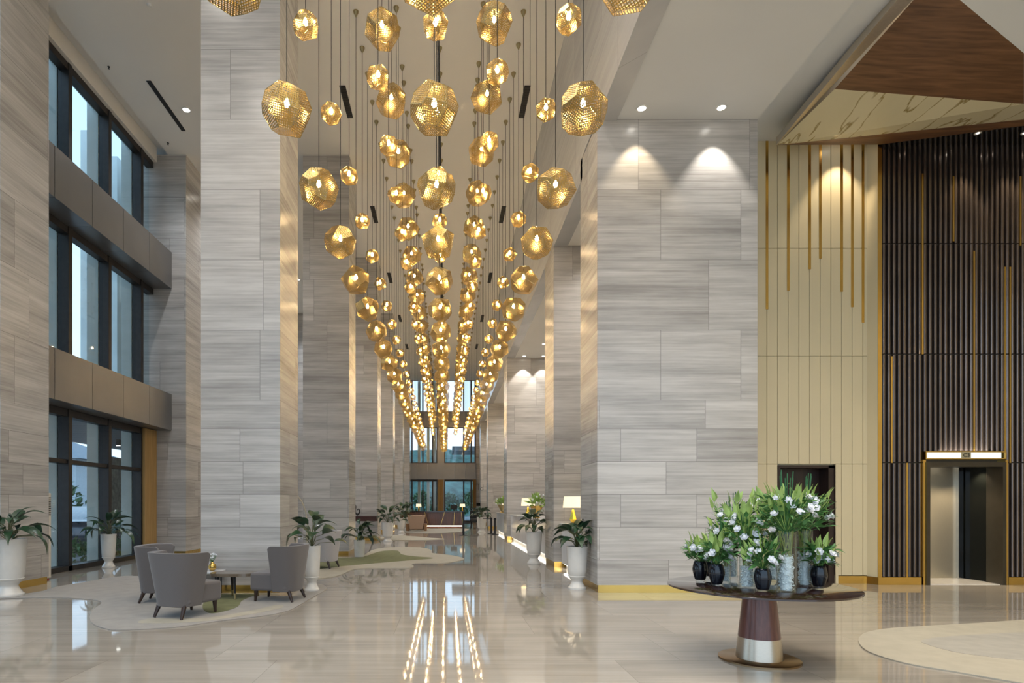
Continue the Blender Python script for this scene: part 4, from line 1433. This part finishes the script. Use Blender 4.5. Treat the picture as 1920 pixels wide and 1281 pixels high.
def black_vase(px, py, label, seed, hgt=0.24, spr=0.16):
    p = F(px, py, TZ + 0.001)
    t = thing('flower_vase', label, 'vase of flowers', p, 0, 'black vases on the round table')
    k = 1.0
    MB().lathe(curve_prof([(0.045, 0.018), (0.055, 0.03), (0.074, 0.10), (0.078, 0.14), (0.068, 0.195), (0.058, 0.222)]) + [(0.050, 0.222), (0.055, 0.19)], 40).build('vase', M['blackglass'], t, smooth=True)
    MB().lathe([(0.046, 0.0), (0.046, 0.018), (0.04, 0.02)], 32).build('vase_foot', M['vaseglass'], t, smooth=True)
    flowers(t, random.Random(seed), 0.22, hgt, spr, 120, 16, 9, 0)
    return t


black_vase(1312.7, 1090.4, 'gloss black vase of white flowers at the pillar side rim of the round table', 21, 0.22, 0.15)
black_vase(1343.7, 1098, 'gloss black vase, second from the pillar side rim, taller lime leaves', 22, 0.30, 0.14)
black_vase(1430, 1109, 'gloss black vase nearest the front rim above the pedestal', 23, 0.30, 0.17)
black_vase(1535, 1102.4, 'gloss black vase alone at the lift side of the round table', 24, 0.24, 0.15)
black_vase(1329, 1083, 'gloss black vase mostly hidden behind the two at the pillar side', 25, 0.22, 0.12)


def glass_vase(px, py, r, hv, label, seed, hgt, spr, reeds, rh, nlime=26, nb=10, nl=180):
    p = F(px, py, TZ + 0.001)
    t = thing('flower_vase', label, 'vase of flowers', p, 0, 'clear cylinder vases on the round table')
    MB().lathe([(r, 0.0), (r, hv), (r - 0.004, hv), (r - 0.004, 0.012), (0.001, 0.012)], 32).build('glass_cylinder', M['vaseglass'], t, smooth=True)
    rs = random.Random(seed)
    q = hv * 0.62
    b = MB()
    b.lathe([(0.001, 0.016), (r - 0.034, 0.016), (r - 0.034, q - 0.02), (0.001, q - 0.01)], 20)
    for i in range(620):
        a, rr = rs.uniform(0, 6.28), (r - 0.016) * math.sqrt(rs.random())
        c = Vector((rr * math.cos(a), rr * math.sin(a), rs.uniform(0.02, q)))
        M4 = Matrix.Translation(c) @ Euler((rs.uniform(0, 6), rs.uniform(0, 6), rs.uniform(0, 6))).to_matrix().to_4x4()
        s_ = rs.uniform(0.005, 0.011)
        b.add([M4 @ Vector(v) for v in ((s_, 0, 0), (-s_, 0, 0), (0, s_, 0), (0, -s_, 0), (0, 0, s_), (0, 0, -s_))], [(0, 2, 4), (2, 1, 4), (1, 3, 4), (3, 0, 4), (2, 0, 5), (1, 2, 5), (3, 1, 5), (0, 3, 5)])
    o = b.build('glass_chips', M['beads'], t)
    o['kind'] = 'stuff'
    b = MB()
    for i in range(26):
        a, a2 = rs.uniform(0, 6.28), rs.uniform(0, 6.28)
        b.tube([((r - 0.02) * 0.6 * math.cos(a), (r - 0.02) * 0.6 * math.sin(a), q - 0.04), ((r - 0.012) * 0.9 * math.cos(a2), (r - 0.012) * 0.9 * math.sin(a2), hv + 0.01)], 0.003, 5)
    b.build('flower_stem', M['water_stem'], t)
    flowers(t, rs, hv, hgt, spr, nl, nlime, nb, reeds, rh)
    return t


glass_vase(1474, 1109.8, 0.082, 0.57, 'tallest clear cylinder vase at the front rim, with reeds and lilies', 31, 0.46, 0.26, 9, 0.62, 40, 11, 240)
glass_vase(1508, 1099, 0.075, 0.57, 'clear cylinder vase behind the tallest one towards the lift, with upright reeds', 32, 0.45, 0.25, 7, 0.62, 40, 7, 240)
glass_vase(1401, 1102.4, 0.075, 0.36, 'clear cylinder vase behind the front black vase', 33, 0.50, 0.22, 4, 0.40, 32, 12, 200)
glass_vase(1373, 1083.4, 0.06, 0.36, 'slim clear cylinder vase at the back of the table by the marble pillar', 34, 0.64, 0.25, 5, 0.62, 26, 14, 220)
glass_vase(1451, 1088.7, 0.07, 0.45, 'clear cylinder vase hidden at the back behind the tallest one', 35, 0.60, 0.26, 4, 0.45, 26, 14, 220)
glass_vase(1361, 1092, 0.05, 0.27, 'short clear cylinder vase just behind the second black vase', 36, 0.42, 0.17, 4, 0.42, 20, 8, 160)

# ---------------------------------------------------------------- outside
struct(MB().box(-80, -9.42, -10, 130, -0.35, -0.05).build('ground', M['ground']))
struct(MB().box(-9.42, 80, YE + 0.45, 130, -0.35, -0.05).build('ground', M['ground']))
# drive canopy outside the windows
struct(MB().box(-14.2, -10.0, 8, 40, 3.95, 4.25).build('roof_drive', M['soffit_out']))
for i, y in enumerate((15.5, 18.6, 21.5)):
    t = thing('soffit_light', 'small lit spotlight under the drive canopy outside the window, %s' % ORD[i], 'lamp', (-12.0, y, 3.95), 0, 'spots under the drive canopy')
    MB().lathe([(0.09, 0), (0.09, -0.22), (0.07, -0.22)], 14).build('housing', M['black'], t)
    MB().lathe([(0.07, -0.221), (0.001, -0.222)], 14).build('lens', M['lens'], t)
rs = random.Random(9)


def bush(name, label, c, rx, ry, h_, seed, n=420, ls=0.16, group=None, m_='hedge', z0=0.0, cat='bush'):
    rs = random.Random(seed)
    b = MB()
    for i in range(n):
        a, el, rr = rs.uniform(0, 6.28), rs.uniform(0, 1.5), rs.uniform(0.6, 1.0)
        p = Vector((rx * rr * math.cos(a) * math.cos(el), ry * rr * math.sin(a) * math.cos(el), z0 + (h_ - z0) * (0.05 + 0.95 * rr * math.sin(el))))
        d = Vector((rs.uniform(-1, 1), rs.uniform(-1, 1), rs.uniform(0.0, 1.2))).normalized()
        leaf_to(b, p, p + d * ls * rs.uniform(0.7, 1.4), ls * 0.25, 0.3, rs.uniform(-1, 1), n=3)
    t = thing(name, label, cat, c, 0, group)
    b.build('foliage', M[m_], t)
    MB().tube([(0, 0, -0.05), (0, 0, max(z0 + 0.3, h_ * 0.6))], [0.08 if h_ > 2 else 0.03, 0.03], 7).build('trunk', M['stem'], t)
    return t


for i, y in enumerate((12.6, 14.7, 16.8, 18.9, 21.0)):
    bush('shrub', 'low leafy shrub planted outside the window, %s from the entrance' % ORD[i], (-10.75 - 0.2 * (i % 2), y, -0.05), 0.7, 0.9, 0.55, 50 + i, 260, 0.2, 'shrubs along the window wall', 'leaf_mid')
for i, (x, y) in enumerate(((-20, 24), (-21.5, 30.5), (-19.5, 37), (-26, 21))):
    bush('tree', 'leafy tree beyond the drive outside the windows, %s along the drive' % ORD[i], (x, y, -0.05), 2.4, 2.4, 3.4 + 0.6 * (i % 2), 60 + i, 700, 0.45, 'trees beyond the drive', 'hedge', 1.0, 'tree')
# rough wall and fern like palm seen through the last pane
struct(MB().box(-14.6, -14.2, 24.0, 40, -0.05, 3.6).build('wall_rubble', M['rubble']))
t = thing('palm', 'feathery palm outside the last window pane', 'palm', (-12.0, 25.6, -0.05))
MB().tube([(0, 0, 0), (0.03, 0, 0.7)], [0.09, 0.06], 8).build('trunk', M['stem'], t)
b = MB()
for i in range(14):
    a = 2 * PI * i / 14 + rs.uniform(-0.2, 0.2)
    pts = [Vector((q * 1.3 * math.cos(a), q * 1.3 * math.sin(a), 0.7 + 1.2 * q - 1.25 * q * q)) for q in [j / 9 for j in range(10)]]
    b.tube(pts, 0.008, 4)
    for j in range(1, 10):
        for s_ in (-1, 1):
            d = Vector((-math.sin(a) * s_, math.cos(a) * s_, -0.4)) + Vector((math.cos(a), math.sin(a), 0)) * 0.5
            leaf_to(b, pts[j], pts[j] + d.normalized() * 0.34, 0.014, 0.1, 0, n=3)
b.build('frond', M['leaf_mid'], t)
# building with a hipped roof
t = thing('house', 'pale house with grey hipped roof beyond the drive', 'building', (-34, 50, -0.05))
MB().box(-5, 5, -4, 4, 0, 5.2).build('house_wall', M['building'], t)
MB().add([(-5.6, -4.6, 5.2), (5.6, -4.6, 5.2), (5.6, 4.6, 5.2), (-5.6, 4.6, 5.2), (-2, 0, 7.0), (2, 0, 7.0)], [(0, 1, 5, 4), (1, 2, 5), (2, 3, 4, 5), (3, 0, 4), (3, 2, 1, 0)]).build('roof', M['roofgrey'], t)
for xx in (-3.5, -1.2, 1.2, 3.5):
    for zz in (1.0, 3.3):
        f_ = MB().box(xx - 0.5, xx + 0.5, -4.06, -3.98, zz, zz + 1.3).build('window_frame', M['trimring'], t)
        MB().box(xx - 0.42, xx + 0.42, -4.08, -4.05, zz + 0.08, zz + 1.22).build('pane', M['winblue'], f_)
# parked car
t = thing('car', 'dark blue car parked outside the windows', 'car', (-13.35, 21.4, -0.05), R(-75))
prof = [(-2.2, 0.35), (-2.25, 0.75), (-2.0, 1.02), (-1.35, 1.1), (-0.75, 1.5), (0.9, 1.56), (1.7, 1.15), (2.15, 1.05), (2.25, 0.6), (2.2, 0.35)]
n = len(prof)
vs_ = []
for (w_, ins) in ((-0.9, 0), (0.9, 0)):
    for (x_, z_) in prof:
        k_ = 0.8 if z_ > 1.3 else 1.0
        vs_.append((x_, w_ * k_, z_))
MB().add(vs_, [tuple(range(n)), tuple(reversed(range(n, 2 * n)))] + [(k, n + k, n + (k + 1) % n, (k + 1) % n) for k in range(n)]).build('body', M['carpaint'], t, bevel=0.08, seg=3)
for x_ in (-1.4, 1.4):
    for s_ in (-1, 1):
        wv = MB()
        wv.lathe([(0.22, -0.1), (0.35, -0.09), (0.35, 0.09), (0.22, 0.1)], 24)
        o = wv.build('wheel', M['tyre'], t)
        o.location = (x_, s_ * 0.86, 0.35)
        o.rotation_euler = (R(90), 0, 0)
        hb = MB().lathe([(0.05, 0.1), (0.05, -0.1)], 12)
        for k in range(10):
            hb.box(0.04, 0.23, -0.015, 0.015, -0.105, 0.105, Matrix.Rotation(2 * PI * k / 10, 4, 'Z'))
        hb.build('hub', M['chrome'], o)
for s_ in (-1, 1):
    MB().box(-2.22, -1.95, s_ * 0.62 - 0.2, s_ * 0.62 + 0.2, 0.72, 0.88).build('headlight', M['chrome'], t, bevel=0.03)
MB().add([(-1.32, -0.74, 1.13), (-1.32, 0.74, 1.13), (-0.78, 0.66, 1.49), (-0.78, -0.66, 1.49)], [(0, 1, 2, 3)]).build('windscreen', M['darkglass'], t)
# hillside beyond the end windows
b = MB()
NX, NY = 40, 14
rs = random.Random(4)
for j in range(NY + 1):
    for i in range(NX + 1):
        x_ = -70 + 140 * i / NX
        h_ = 11.5 * math.exp(-((x_ + 2) / 30) ** 2) * math.sin(PI / 2 * min(1, j / NY * 1.2)) + rs.uniform(-0.5, 0.7) * (j > 0)
        b.v.append((x_, 75 + 45 * j / NY, max(-0.1, h_)))
for j in range(NY):
    for i in range(NX):
        a_ = j * (NX + 1) + i
        b.f.append((a_, a_ + 1, a_ + NX + 2, a_ + NX + 1))
struct(b.build('hill', M['hill']))
for i, (x_, y_, hh) in enumerate(((0.4, 57.5, 2.6), (3.0, 62.5, 3.0), (-2.6, 62, 2.8), (6.8, 66, 3.2))):
    bush('tree', 'bluish tree outside the end window, %s one' % ('in front of the hillside behind the desk lamp', 'beside the counter side frame', 'behind the slim window posts', 'farthest out beyond the wall')[i], (x_, y_, -0.05), 1.8, 1.6, hh, 80 + i, 500, 0.4, 'trees outside the end windows', 'hedge', 0.4, 'tree')
struct(MB().box(0.6, 7, YE + 4, YE + 9, 6.6, 7.0).build('roof_entrance', M['roofgrey']))
